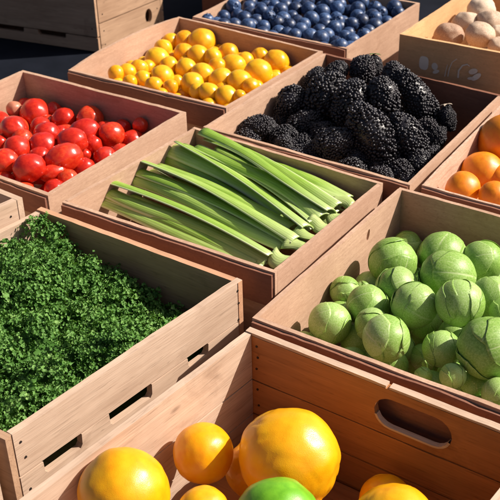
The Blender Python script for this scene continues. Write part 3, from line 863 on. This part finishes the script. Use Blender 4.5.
    v = Vector((rnd.gauss(0, 1), rnd.gauss(0, 1), rnd.gauss(0, .8))).normalized()
    o = place('blueberry', BB, (x, y, z), v.to_track_quat('Z', 'Y'), r, 'dusky blue blueberry heaped with the others in the box at the top', 'blueberry', 'blueberries in the box')
    mobj('crown', BC, o)

# blackberries: a core studded with drupelets
def blackberry_mesh(seed, el):
    rg = random.Random(seed); V = []; F = []
    bm = bmesh.new(); bmesh.ops.create_icosphere(bm, subdivisions=2, radius=1); iv = [v.co.copy() for v in bm.verts]; jf = [[v.index for v in f.verts] for f in bm.faces]; bm.free()
    def add(c, R, s, q=None):
        b = len(V)
        for v in iv: V.append((c[0] + v.x * s[0], c[1] + v.y * s[1], c[2] + v.z * s[2]))
        F.extend([tuple(b + k for k in f) for f in jf])
    add((0, 0, 0), 1, (.86, .86, .86 * el))
    N = int(480 * (el * .7 + .3)); ga = math.pi * (3 - math.sqrt(5))
    for k in range(N):
        zc = 1 - 2 * (k + .5) / N; rr = math.sqrt(1 - zc * zc); a = ga * k + rg.uniform(-.05, .05)
        tp = 1 - .16 * (zc * .5 + .5)
        d = Vector((rr * math.cos(a) * tp, rr * math.sin(a) * tp, zc * el)); lump = 1 + .16 * noise.noise(d * 1.3 + Vector((seed, 0, 0)))
        s = rg.uniform(.065, .10)
        jit = Vector((rg.gauss(0, .028), rg.gauss(0, .028), rg.gauss(0, .028)))
        add(d * (.91 * lump + rg.uniform(-.02, .02)) + jit, 1, (s, s, s))
    return mesh('blackberry', V, F, M['blackberry'], True)
BKM = {}
def bk(el):
    k = min((1.05, 1.3, 1.6, 1.95), key=lambda e: abs(e - el))
    if k not in BKM: BKM[k] = blackberry_mesh(int(k * 100), k)
    return BKM[k], k
for i, (x, y, z, w, l, ax, ay, az, lab) in enumerate([(-1.269, 2.055, -0.04, 0.0444, 0.0496, 0.246, 0.553, 0.796, 'rounded blackberry standing apart on the left, by the pink left wall'),
(-1.281, 1.904, -0.055, 0.0327, 0.0503, 0.701, 0.58, 0.414, 'blackberry lying flat at the far left tip of the heap'),
(-1.189, 2.093, -0.02, 0.0568, 0.0775, 0.246, 0.553, 0.796, 'big blackberry rising in the left half of the heap'),
(-1.051, 1.893, -0.035, 0.0381, 0.0548, 0.751, 0.563, 0.346, 'blackberry lying alone against the front wall'),
(-1.098, 2.062, -0.005, 0.0502, 0.0677, 0.02, 0.465, 0.885, 'upright blackberry in the middle of the heap, right of the big left one'),
(-1.211, 2.184, 0.01, 0.0317, 0.0396, 0.526, 0.6, 0.603, 'small blackberry at the top left of the heap'),
(-1.152, 2.223, 0.02, 0.0369, 0.0395, -0.202, 0.337, 0.919, 'round topped blackberry at the summit of the heap'),
(-0.976, 1.953, -0.02, 0.0524, 0.0953, -0.624, -0.057, 0.779, 'longest blackberry, sloping from the middle down to the front wall'),
(-1.029, 2.099, 0.01, 0.0449, 0.0598, -0.341, 0.235, 0.91, 'blackberry standing right of the middle, behind the longest one'),
(-1.041, 2.194, 0.025, 0.0358, 0.0512, -0.467, 0.123, 0.876, 'blackberry at the top right of the heap, beside the summit'),
(-0.975, 2.185, -0.015, 0.0432, 0.094, -0.624, -0.057, 0.779, 'long blackberry sloping down the far right side of the heap'),
(-0.909, 1.999, -0.03, 0.043, 0.0716, -0.556, 0.028, 0.831, 'blackberry sloping to the right wall, in front of the far right long one'),
(-0.888, 2.186, -0.045, 0.0226, 0.0352, -0.341, 0.235, 0.91, 'smallest blackberry, alone in the right corner with a pale stalk'),
(-1.201, 2.01, -0.075, 0.0435, 0.0563, 0.647, 0.592, 0.48, 'shaded blackberry between the left one and the big one'),
(-1.22, 1.935, -0.08, 0.0353, 0.0453, 0.834, 0.514, 0.203, 'dark blackberry low behind the front wall on the left'),
(-0.997, 1.926, -0.08, 0.0385, 0.0529, -0.777, -0.359, 0.517, 'dark blackberry low behind the front wall in the middle'),
(-1.149, 2.279, 0.01, 0.0243, 0.0324, -0.202, 0.337, 0.919, 'little blackberry with a green sepal tip at the back of the heap'),
(-0.868, 2.016, -0.085, 0.0289, 0.0482, 0.526, 0.6, 0.603, 'dark blackberry low along the right wall'),
(-0.888, 2.122, -0.08, 0.0249, 0.0398, 0.246, 0.553, 0.796, 'dark blackberry low between the right wall and the long sloping one'),
(-1.281, 2.195, -0.03, 0.0325, 0.0433, 0.246, 0.553, 0.796, 'blackberry behind the big left one at the pink wall'),
(-1.041, 2.229, 0.01, 0.0233, 0.0337, -0.467, 0.123, 0.876, 'blackberry half hidden behind the top right of the heap')]):
    me, k = bk(l / w); v = Vector((ax, ay, az)).normalized()
    o = place('blackberry', me, (x, y, z), v.to_track_quat('Z', 'Y') @ Quaternion((0, 0, 1), rnd.uniform(0, 6)), (w * 1.02, w * 1.02, l / k * 1.02), lab, 'blackberry', 'blackberries in the box')
    if 'sepal' in lab or 'stalk' in lab:
        V = []; F = []
        for s in range(5):
            a = s * 2 * math.pi / 5; c, sn = math.cos(a), math.sin(a); b = len(V)
            for rr, ww, zz in ((.02, .16, .0), (.30, .17, .07), (.58, .10, .02), (.8, .0, -.1)):
                for sg in (-1, 1): V.append((c * rr - sn * ww * sg, sn * rr + c * ww * sg, k * .93 + zz))
            for q in range(3): F.append((b + 2 * q, b + 2 * q + 1, b + 2 * q + 3, b + 2 * q + 2))
        cx = mobj('sepal', mesh('sepal', V, F, M['sepal' if 'sepal' in lab else 'mushroom_stem'], False), o)
        sd = cx.modifiers.new('thick', 'SOLIDIFY'); sd.thickness = .04

for i, (x, y, z, r) in enumerate([(-0.937, 2.209, -0.084, 0.033),
(-1.058, 2.248, -0.077, 0.036),
(-1.087, 1.961, -0.076, 0.037),
(-1.165, 2.269, -0.082, 0.036),
(-1.108, 2.067, -0.093, 0.036),
(-1.274, 1.854, -0.09, 0.04),
(-0.993, 1.86, -0.084, 0.037),
(-1.279, 2.034, -0.092, 0.035),
(-1.178, 1.878, -0.081, 0.035),
(-0.976, 2.181, -0.09, 0.033),
(-1.166, 1.941, -0.095, 0.034),
(-1.139, 1.986, -0.077, 0.033),
(-0.947, 1.94, -0.083, 0.035),
(-0.927, 2.147, -0.081, 0.036),
(-1.092, 1.884, -0.068, 0.033),
(-0.83, 1.877, -0.097, 0.039),
(-0.913, 1.87, -0.084, 0.035),
(-1.026, 2.178, -0.083, 0.034),
(-1.123, 1.81, -0.079, 0.038),
(-0.88, 1.912, -0.084, 0.035),
(-1.07, 1.839, -0.083, 0.032),
(-1.033, 2.123, -0.083, 0.034),
(-1.164, 2.062, -0.101, 0.037),
(-0.86, 1.966, -0.081, 0.037),
(-0.962, 2.103, -0.09, 0.036),
(-1.279, 1.948, -0.079, 0.034),
(-0.913, 1.982, -0.085, 0.032)]):
    me, k = bk(1.2); place('blackberry', me, (x, y, z), rq(), r, 'dark blackberry in the lower layer of the heap, in the gaps between the upper ones', 'blackberry', 'blackberries in the box')

# sprouts: head, wrapped outer leaves, cut stem
def sprout_leaf(seed, layer, az):
    rg = random.Random(seed * 31 + layer); nu, nv = 22, 22; V = []; UV = []; F = []
    half = rg.uniform(.95, 1.35); top = rg.uniform(2.3, 2.75); curl = rg.uniform(.0, .014)
    for j in range(nv + 1):
        v = j / nv
        for i in range(nu + 1):
            u = i / nu * 2 - 1
            wd = half * (math.sin(min(1, v * 1.15 + .12) * math.pi * .5) ** .8) * (1 - .55 * max(0, v - .72) / .28)
            ph = math.pi - .12 - top * v * (1 - .10 * u * u * v)
            a = az + u * wd / max(.45, math.sin(min(2.6, max(.5, ph)))) * .85
            e = max(abs(u) ** 7, (max(0, v - .55) / .45) ** 5)
            r = 1.010 + .009 * layer + curl * e + .018 * noise.noise(Vector((u * 2, v * 3, seed + layer * 5))) - .012 * math.exp(-(u / .07) ** 2) + .006 * math.sin((v - abs(u) * .6) * 34) * (1 - abs(u)) * .6
            d = Vector((math.sin(ph) * math.cos(a), math.sin(ph) * math.sin(a), math.cos(ph)))
            V.append(d * r); UV.append((i / nu, v))
    for j in range(nv):
        for i in range(nu):
            a = j * (nu + 1) + i; F.append((a, a + 1, a + nu + 2, a + nu + 1))
    return mesh('outer_leaf', V, F, M['sprout_leaf'], True, UV)
SPR = []
for k in range(5):
    leaves = [sprout_leaf(k, L, L * 2.2 + k * 1.3 + .3 * L * L) for L in range(4)]
    SPR.append((ball('head', M['sprout'], 70 + k, .06, 0, 0, 0), leaves))
sv = []; sf = []
for i, (rr, zz) in enumerate(((.0, -1.07), (.16, -1.07), (.20, -1.04), (.24, -.92))):
    for k in range(14): sv.append((rr * math.cos(k * math.pi / 7), rr * math.sin(k * math.pi / 7), zz))
for i in range(3):
    for k in range(14): sf.append((i * 14 + k, (i + 1) * 14 + k, (i + 1) * 14 + (k + 1) % 14, i * 14 + (k + 1) % 14))
STEM = mesh('stem', sv, sf, M['celery_pale'], True)
def sprout(i, loc, r, lab, q=None, e=1, n=4):
    head, lv = SPR[i % 5]; k = r * 1.0
    root = empty('brussels_sprout', loc, lab, 'sprout', 'big green sprouts in the box', q or rq(), (k, k, k * e))
    mobj('head', head, root); mobj('stem', STEM, root)
    for me in lv[:n]:
        o = mobj('outer_leaf', me, root); sd = o.modifiers.new('thick', 'SOLIDIFY'); sd.thickness = .009; sd.offset = -1
    return root
for i, (x, y, z, r, e, lab) in enumerate([(-0.753, 1.415, -0.08, 0.0289, 1, 'upright green sprout leaning on the lit left wall of its box'),
(-0.722, 1.303, -0.075, 0.0384, 1, 'pale grey green sprout in the front left corner of the box'),
(-0.735, 1.456, -0.09, 0.0156, 1, 'smallest sprout, peeping out beside the upright one at the left wall'),
(-0.709, 1.529, -0.06, 0.0474, 1, 'large ribbed light green sprout at the back end of the left wall'),
(-0.741, 1.662, -0.1, 0.0295, 1, 'dark shaded sprout under the back wall'),
(-0.681, 1.373, -0.063, 0.0389, 1, 'veined sprout with a leaf edge, between the corner one and the pale smooth one'),
(-0.655, 1.437, -0.05, 0.0395, 1, 'pale smooth blue green sprout below the large ribbed one'),
(-0.636, 1.6, -0.062, 0.0478, 1.05, 'yellowish topped sprout behind the big creased one'),
(-0.582, 1.499, -0.035, 0.0507, 1.05, 'big creased sprout with long fold lines, high in the middle of the heap'),
(-0.594, 1.383, -0.035, 0.0415, 1, 'dark green sprout with a pointed leaf tip in the middle of the heap'),
(-0.514, 1.398, -0.01, 0.0423, 1, 'round pale sprout with a dark dot on top of the heap'),
(-0.559, 1.621, -0.058, 0.0413, 1, 'ribbed mid green sprout at the right end of the back row'),
(-0.487, 1.489, -0.04, 0.0384, 1, 'round sprout behind the pale one, near the right picture edge'),
(-0.449, 1.439, -0.03, 0.0248, 1, 'sprout cut by the right picture edge at half height'),
(-0.646, 1.321, -0.061, 0.0306, 1, 'darker sprout squeezed behind the broad front one'),
(-0.594, 1.273, -0.04, 0.0398, 1.1, 'broad bright green sprout with fanned veins near the front rim'),
(-0.51, 1.321, -0.06, 0.0329, 1, 'shaded sprout with a lit round patch near the front rim'),
(-0.459, 1.251, -0.05, 0.0215, 1.15, 'small pointed pale sprout standing against the front rim'),
(-0.426, 1.315, -0.02, 0.0517, 1.05, 'largest sprout of all, glossy green, at the right edge near the front'),
(-0.435, 1.293, -0.09, 0.0271, 1, 'deep shaded sprout under the largest one'),
(-0.383, 1.259, -0.06, 0.026, 1, 'sprout in the front row at the right picture edge'),
(-0.51, 1.248, -0.07, 0.0152, 1.2, 'tiny loose sprout leaf ball behind the front rim'),
(-0.553, 1.351, -0.115, 0.0252, 1, 'dim sprout in the hollow between the broad front one and the patched one')]):
    v = (Vector((.48, -.70, .52)) * .55 + Vector((rnd.gauss(0, .55), rnd.gauss(0, .55), rnd.gauss(.1, .5)))).normalized()
    sprout(i, (x, y, z), r, lab, v.to_track_quat('Z', 'Y') @ Quaternion((0, 0, 1), rnd.uniform(0, 6)), e)
for i, (x, y, z, r) in enumerate([(-0.485, 1.332, -0.121, 0.032),
(-0.644, 1.243, -0.102, 0.034),
(-0.595, 1.44, -0.109, 0.032),
(-0.369, 1.398, -0.11, 0.035),
(-0.4, 1.249, -0.105, 0.031),
(-0.599, 1.501, -0.105, 0.037),
(-0.501, 1.267, -0.107, 0.031),
(-0.746, 1.253, -0.115, 0.034),
(-0.375, 1.296, -0.098, 0.034),
(-0.684, 1.668, -0.109, 0.034),
(-0.314, 1.281, -0.107, 0.037),
(-0.461, 1.39, -0.113, 0.03),
(-0.572, 1.556, -0.112, 0.035),
(-0.543, 1.505, -0.117, 0.032),
(-0.583, 1.61, -0.112, 0.03),
(-0.435, 1.664, -0.11, 0.036),
(-0.601, 1.344, -0.111, 0.03),
(-0.527, 1.423, -0.104, 0.032),
(-0.736, 1.373, -0.113, 0.034),
(-0.43, 1.465, -0.115, 0.031),
(-0.299, 1.342, -0.114, 0.031),
(-0.674, 1.333, -0.115, 0.037),
(-0.587, 1.284, -0.105, 0.031),
(-0.471, 1.589, -0.102, 0.035),
(-0.739, 1.492, -0.109, 0.031),
(-0.53, 1.636, -0.111, 0.032),
(-0.489, 1.669, -0.107, 0.031),
(-0.433, 1.545, -0.111, 0.035),
(-0.651, 1.545, -0.102, 0.033),
(-0.651, 1.411, -0.114, 0.031),
(-0.307, 1.393, -0.105, 0.032),
(-0.419, 1.357, -0.113, 0.031),
(-0.483, 1.501, -0.112, 0.037),
(-0.386, 1.505, -0.15, 0.032),
(-0.513, 1.383, -0.152, 0.031),
(-0.562, 1.375, -0.154, 0.031),
(-0.323, 1.375, -0.156, 0.033),
(-0.441, 1.282, -0.151, 0.031),
(-0.443, 1.581, -0.154, 0.03),
(-0.687, 1.293, -0.151, 0.033),
(-0.746, 1.306, -0.144, 0.033),
(-0.634, 1.305, -0.143, 0.033),
(-0.388, 1.45, -0.146, 0.036),
(-0.722, 1.666, -0.156, 0.036),
(-0.397, 1.394, -0.162, 0.036),
(-0.611, 1.462, -0.154, 0.032),
(-0.485, 1.654, -0.162, 0.031)]):
    sprout(i, (x, y, z), r, 'sprout in the lower layer of the sprout box, in the dark between the upper ones', None, 1, 2)

# mushrooms: domed cap and stem
CAP = [ball('cap', M['mushroom'], 80 + k, .16, 0, 0, 0, freq=1.2) for k in range(3)]
STM = ball('stem', M['mushroom_stem'], 90, .08, seg=20, ring=14)
def mushroom(i, loc, r, e, lab):
    v = Vector((rnd.uniform(-.5, .3), rnd.uniform(-.4, .3), 1)).normalized()
    root = empty('mushroom', loc, lab, 'mushroom', 'mushrooms in the tan box', v.to_track_quat('Z', 'Y') @ Quaternion((0, 0, 1), rnd.uniform(0, 6)), r)
    c = mobj('cap', CAP[i % 3], root); c.scale = (e, 1, .82)
    s = mobj('stem', STM, root, (0, 0, -.75)); s.scale = (.38, .38, .55)
for i, (x, y, z, r, e, lab) in enumerate([(-1.047, 2.53, 0.035, 0.0419, 1, 'dome shaped pale mushroom low at the front rim, leftmost of the pile'),
(-1.039, 2.62, 0.05, 0.0341, 1.1, 'smooth tan mushroom behind the pale dome'),
(-0.956, 2.527, 0.055, 0.041, 1, 'ribbed pale mushroom in the middle of the pile at the front'),
(-1.034, 2.721, 0.06, 0.0407, 1.1, 'long brown mushroom at the top of the pile'),
(-0.973, 2.641, 0.055, 0.0395, 1, 'broad brown mushroom above the ribbed one'),
(-0.925, 2.58, 0.05, 0.0248, 1, 'small shaded mushroom at the right picture edge'),
(-0.896, 2.51, 0.04, 0.027, 1, 'flat pale mushroom behind the front rim near the right picture edge')]): mushroom(i, (x, y, z), r, e, lab)
for i, (x, y, z, r) in enumerate([(-0.869, 2.55, 0.004, 0.038),
(-0.82, 2.672, 0.007, 0.037),
(-0.767, 2.832, -0.006, 0.039),
(-0.934, 2.618, 0.007, 0.034),
(-1.055, 2.654, -0.008, 0.036),
(-0.902, 2.74, 0.0, 0.037),
(-0.718, 2.694, 0.0, 0.035),
(-0.753, 2.524, -0.002, 0.039),
(-0.953, 2.554, -0.007, 0.032),
(-0.82, 2.799, -0.002, 0.037),
(-0.912, 2.849, 0.008, 0.032),
(-0.953, 2.777, 0.001, 0.036),
(-0.948, 2.679, -0.008, 0.039)]): mushroom(i, (x, y, z), r, 1.1, 'mushroom under the top layer of the mushroom box, hardly showing')

# celery: ribbed channel-shaped stalks
def stalk_mesh(L, w, seed, thick=.0045, taper=.8, n=26, arch=.012):
    rg = random.Random(seed); ns = 13; V = []; UV = []; F = []
    b1, b2 = rg.uniform(-.012, .012), rg.uniform(-.007, .007); tw0, tw1 = rg.uniform(-.5, .5), rg.uniform(-.3, .3); ends = []
    for i in range(n + 1):
        t = i / n; ww = w * (taper + (1 - taper) * t ** 1.5) * (1 + .04 * math.sin(t * 7 + seed)); tw = tw0 * (1 - t) + tw1 * t
        cy = b1 * math.sin(math.pi * t) + b2 * math.sin(2 * math.pi * t); cz = arch * math.sin(math.pi * t) ** 1.0
        for lay in (0, 1):
            for k in range(ns):
                s = k / (ns - 1); a = (s - .5) * 2.3
                R = ww * .55; rib = .0005 * math.cos(s * math.pi * 10) if lay == 0 else 0
                rr = R - lay * thick * (1 - .35 * abs(s - .5) * 2) + rib
                yy, z = rr * math.sin(a) * 1.0, rr * math.cos(a) * .7 - R * .35
                if lay == 1: z -= 0
                V.append(((t - .5) * L, cy + yy * math.cos(tw) - z * math.sin(tw), cz + yy * math.sin(tw) + z * math.cos(tw))); UV.append((t, s))
    st = 2 * ns
    for i in range(n):
        for k in range(ns - 1):
            a = i * st + k; F.append((a, a + 1, a + st + 1, a + st)); c = a + ns; F.append((c, c + st, c + st + 1, c + 1))
        for k in (0, ns - 1):
            a = i * st + k; q = (a, a + st, a + st + ns, a + ns); F.append(q if k == 0 else q[::-1])
    for i in (0, n):
        for k in range(ns - 1):
            a = i * st + k; q = (a, a + ns, a + ns + 1, a + 1); F.append(q if i == 0 else q[::-1])
    me = mesh('celery_stalk', V, F, M['celery'], True, UV)
    return me
def celery(i, a, b, w, lab, name='celery_stalk', mat=None, cat='celery', arch=.012, roll=0, grp='celery stalks in the box'):
    A, B = Vector(a), Vector(b); d = B - A; me = stalk_mesh(d.length, w * (1.36 if mat is None else 1.15), i * 7 + 3, arch=arch, taper=.85, thick=.0048 if mat is None else w * .26, n=26 if mat is None else 8)
    if mat: me.materials[0] = mat
    me.name = name
    x = d.normalized(); y = Vector((0, 0, 1)).cross(x).normalized(); z = x.cross(y)
    q = Matrix((x, y, z)).transposed().to_quaternion() @ Quaternion((1, 0, 0), roll)
    return place(name, me, (A + B) / 2, q, 1, lab, cat, grp)
for i, (x0, y0, z0, x1, y1, z1, w, lab) in enumerate([(-1.386, 1.414, -0.054, -0.906, 1.357, -0.052, 0.032, 'dark green celery stalk lying lowest along the front wall'),
(-1.361, 1.442, -0.022, -0.896, 1.382, -0.032, 0.03, 'celery stalk with a pale long edge, first on top above the front wall'),
(-1.386, 1.509, -0.044, -0.904, 1.435, -0.037, 0.026, 'celery stalk half covered behind the first pale edged one'),
(-1.351, 1.539, -0.012, -0.881, 1.447, -0.022, 0.028, 'long straight celery stalk with its square left end raised at the left wall'),
(-1.344, 1.559, -0.044, -0.914, 1.475, -0.042, 0.03, 'pale celery stalk half hidden beside the raised square one'),
(-1.343, 1.639, -0.019, -0.962, 1.54, -0.032, 0.04, 'broadest bright green celery stalk in the middle of the bundle'),
(-1.326, 1.645, -0.004, -0.882, 1.491, -0.017, 0.026, 'slim light celery stalk lying on top of the broadest one'),
(-1.291, 1.664, -0.016, -0.879, 1.541, -0.017, 0.03, 'smooth celery stalk right of the slim top one'),
(-1.3, 1.709, 0.01, -0.869, 1.565, -0.012, 0.028, 'celery stalk with the high folded pale left end by the blackberry box'),
(-1.218, 1.709, -0.024, -0.886, 1.637, -0.027, 0.026, 'curved celery stalk under the back wall'),
(-1.147, 1.727, -0.034, -0.884, 1.669, -0.032, 0.02, 'thinnest dark celery stalk nearest the back wall'),
(-1.324, 1.565, -0.026, -0.921, 1.493, -0.03, 0.026, 'celery stalk wedged in the gap left of the broadest one'),
(-1.258, 1.697, -0.024, -0.901, 1.613, -0.027, 0.024, 'celery stalk lying just behind the high folded one'),
(-1.366, 1.425, -0.036, -0.903, 1.375, -0.042, 0.028, 'celery stalk between the lowest front one and the first pale edged one'),
(-1.37, 1.524, -0.028, -0.896, 1.448, -0.032, 0.024, 'narrow celery stalk left of the raised square one'),
(-1.351, 1.621, -0.034, -0.944, 1.522, -0.037, 0.026, 'dull green celery stalk under the left side of the broadest one'),
(-1.324, 1.672, -0.02, -0.886, 1.522, -0.024, 0.024, 'slender celery stalk between the slim top one and the smooth one'),
(-1.262, 1.732, -0.016, -0.879, 1.6, -0.022, 0.026, 'celery stalk sloping right behind the high folded one'),
(-1.183, 1.715, -0.028, -0.881, 1.647, -0.028, 0.024, 'arched celery stalk second from the back wall'),
(-1.379, 1.419, -0.044, -0.922, 1.361, -0.046, 0.024, 'celery stalk just above the lowest front one'),
(-1.304, 1.728, -0.022, -0.884, 1.567, -0.022, 0.024, 'celery stalk in the shade beneath the high folded one')]): celery(i, (x0, y0, z0), (x1, y1, z1), w, lab, roll=(.25, -.45, .3, -.4, .2, .1, -.35, .15, -.3, .3, 0, -.2, .2, .4, -.3, .35, -.4, .2, -.25, .3, .1)[i])
for i, (x0, y0, z0, x1, y1, z1, w, lab) in enumerate([(-1.393, 1.505, -0.085, -0.937, 1.434, -0.085, 0.034, ''),
(-1.371, 1.588, -0.08, -0.931, 1.501, -0.08, 0.036, ''),
(-1.345, 1.671, -0.075, -0.911, 1.57, -0.075, 0.036, ''),
(-1.289, 1.736, -0.075, -0.905, 1.643, -0.075, 0.036, ''),
(-1.227, 1.774, -0.075, -0.908, 1.693, -0.075, 0.034, ''),
(-1.417, 1.477, -0.1, -0.976, 1.437, -0.1, 0.03, ''),
(-1.366, 1.636, -0.105, -0.936, 1.55, -0.105, 0.034, '')]): celery(i + 30, (x0, y0, z0), (x1, y1, z1), w * 1.3, 'celery stalk in the lower layer of the bundle, covered by those on top')
for i, (x0, y0, z0, x1, y1, z1, w, lab) in enumerate([(-0.901, 1.386, -0.029, -0.852, 1.389, -0.037, 0.036, 'cut celery chunk at the front right corner of its box'),
(-0.899, 1.431, -0.024, -0.851, 1.432, -0.032, 0.034, 'second cut celery chunk from the front right corner'),
(-0.902, 1.481, -0.02, -0.851, 1.477, -0.028, 0.034, 'pale cut celery chunk in the middle of the right wall'),
(-0.898, 1.522, -0.016, -0.854, 1.522, -0.026, 0.03, 'cut celery chunk behind the middle one, showing its hollow end'),
(-0.897, 1.573, -0.019, -0.856, 1.572, -0.028, 0.03, 'cut celery chunk below the back right corner'),
(-0.906, 1.634, -0.024, -0.861, 1.633, -0.03, 0.028, 'cut celery chunk in the back right corner'),
(-0.939, 1.645, -0.024, -0.896, 1.638, -0.028, 0.022, 'little bright cut celery chunk near the back wall')]): celery(i + 50, (x0, y0, z0), (x1, y1, z1), w, lab, 'celery_chunk', M['celery_pale'], 'celery', .001, rnd.uniform(-.5, .5), 'cut celery chunks at the right end')

# ------------------------------------------------------------------ curly kale, one uncountable mass of frilled leaflets
def kale():
    rg = random.Random(5); V = []; F = []
    a0, b0, c0, d0 = [Vector(p) for p in QK]
    def inside(p, m):
        for i in range(4):
            A, B = Vector(QK[i]), Vector(QK[(i + 1) % 4]); e = (B - A).normalized()
            if (p - A).dot(Vector((-e.y, e.x))) < m: return False
        return True
    def sst(x): x = min(1, max(0, x)); return x * x * (3 - 2 * x)
    def hz(x, y):
        z = -.022 - .085 * sst((x + 1.30) / .34) * sst((y - .93) / .30) + .012 * sst((-1.05 - x) / .2)
        z -= .03 * sst((y - 1.17) / .07) * sst((x + 1.36) / .1)
        z = min(z, -.016 - .022 * sst((y - 1.14) / .1) - .035 * sst((y - 1.08) / .14) * sst((x + 1.36) / .16))
        z += .034 * noise.noise(Vector((x * 14, y * 14, 1.3))) + .008 * noise.noise(Vector((x * 35, y * 35, 4)))
        return z
    # dark leafy bed under the frills
    nx = 40; idx = {}
    for i in range(nx + 1):
        for j in range(nx + 1):
            u, v = .03 + .94 * i / nx, .03 + .94 * j / nx
            p = (a0 * (1 - u) + b0 * u) * (1 - v) + (d0 * (1 - u) + c0 * u) * v
            idx[i, j] = len(V); V.append((p.x, p.y, hz(p.x, p.y) - .045 + .006 * noise.noise(Vector((p.x * 70, p.y * 70, 0)))))
    for i in range(nx):
        for j in range(nx): F.append((idx[i, j], idx[i + 1, j], idx[i + 1, j + 1], idx[i, j + 1]))
    def leaflet(c, n, r):
        t = n.orthogonal().normalized(); t = Quaternion(n, rg.uniform(0, 6.28)) @ t; b = n.cross(t); k = 12; base = len(V)
        fr = rg.choice((3, 4, 5)); ph = rg.uniform(0, 6.28); amp = rg.uniform(.25, .5); cup = rg.uniform(.0, .65)
        V.append(c - n * r * .2)
        for ring, q in ((.6, .25), (1.0, 1.0)):
            for i in range(k):
                a = 2 * math.pi * i / k; rr = r * ring * (1 + .16 * math.sin(a * fr + ph + 1.5) * (ring > .9)) * rg.uniform(.9, 1.1)
                h = r * (amp * math.sin(fr * a + ph) * q + cup * q)
                V.append(c + t * rr * math.cos(a) + b * rr * math.sin(a) + n * h)
        for i in range(k):
            j = (i + 1) % k
            F.append((base, base + 1 + i, base + 1 + j)); F.append((base + 1 + i, base + 1 + k + i, base + 1 + k + j, base + 1 + j))
    def frond(c, R):
        az = rg.uniform(0, 6.283); el = rg.uniform(.1, 1.25); L = R * rg.uniform(1.0, 1.45)
        out = Vector((math.cos(az), math.sin(az), 0)); up = Vector((0, 0, 1)); nb = 15; hw = rg.uniform(.006, .0105)
        base = len(V); fq = rg.uniform(3.2, 5.2) * 6.283; p1, p2 = rg.uniform(0, 6.3), rg.uniform(0, 6.3); tw = rg.uniform(-.7, .7); skip = []
        for i in range(nb + 1):
            t = i / nb; e2 = el - 1.1 * t * t
            pos = c + out * (L * t * math.cos(el * .8)) + up * (L * (t * math.sin(el) - .45 * t * t) + R * .25)
            fw = (out * math.cos(e2) + up * math.sin(e2)).normalized(); sd = Quaternion(fw, tw) @ fw.cross(up).normalized(); nn = sd.cross(fw)
            w = hw * (.35 + .65 * math.sin(math.pi * min(1, .12 + t * .95)) ** .7)
            for q in (-1, -.6, 0, .6, 1):
                ph = p1 if q < 0 else p2; a = abs(q)
                z = nn * (.0052 * a * a * math.sin(fq * t + ph) + w * .35 * a) + fw * (.0030 * a * math.cos(fq * t + ph)) + sd * (.0014 * a * math.sin(fq * 2.1 * t + ph) * (1 if q > 0 else -1))
                V.append(pos + sd * w * q * .9 + z)
            skip.append(not inside(pos.xy, .022))
        for i in range(nb):
            if skip[i] or skip[i + 1]: continue
            for q in range(4):
                b = base + i * 5 + q; F.append((b, b + 1, b + 6, b + 5))
    sprigs = []; tries = 0
    while len(sprigs) < 120 and tries < 30000:
        tries += 1; u, v = rg.random(), rg.random()
        p = (a0 * (1 - u) + b0 * u) * (1 - v) + (d0 * (1 - u) + c0 * u) * v
        if not inside(p, .026) or p.x < -1.47: continue
        if any((p - s).length < .037 for s in sprigs): continue
        sprigs.append(p)
    for p in sprigs:
        R = rg.uniform(.022, .038); lift = rg.gauss(0, .008); zc = hz(p.x, p.y) + lift - .018
        ax = Vector((rg.gauss(0, .3), rg.gauss(0, .3), 1)).normalized()
        for k in range(int(13 * (R / .028))): frond(Vector((p.x, p.y, zc)), R)
        for k in range(int(105 * (R / .028) ** 2)):
            d = Vector((rg.gauss(0, 1), rg.gauss(0, 1), rg.gauss(.45, .8))).normalized()
            if d.z < -.3: d.z = -d.z
            lob = 1 + .28 * noise.noise(d * 2.6 + Vector((p.x * 90, p.y * 90, 0)))      # each sprig is lobed, its frills follow the lobes
            c = Vector((p.x, p.y, zc)) + d * R * lob * (rg.uniform(.86, 1.08) if rg.random() < .85 else rg.uniform(1.05, 1.3))
            if not inside(c.xy, .016): continue
            leaflet(c, (d * 1.3 + Vector((rg.gauss(0, .45), rg.gauss(0, .45), rg.gauss(0, .4)))).normalized(), rg.uniform(.0020, .0042))
    o = mobj('curly_kale', mesh('curly_kale', V, F, M['kale'], True))
    tag(o, 'bright green curly kale heaped in the pale wooden crate', 'kale', kind='stuff')
kale()
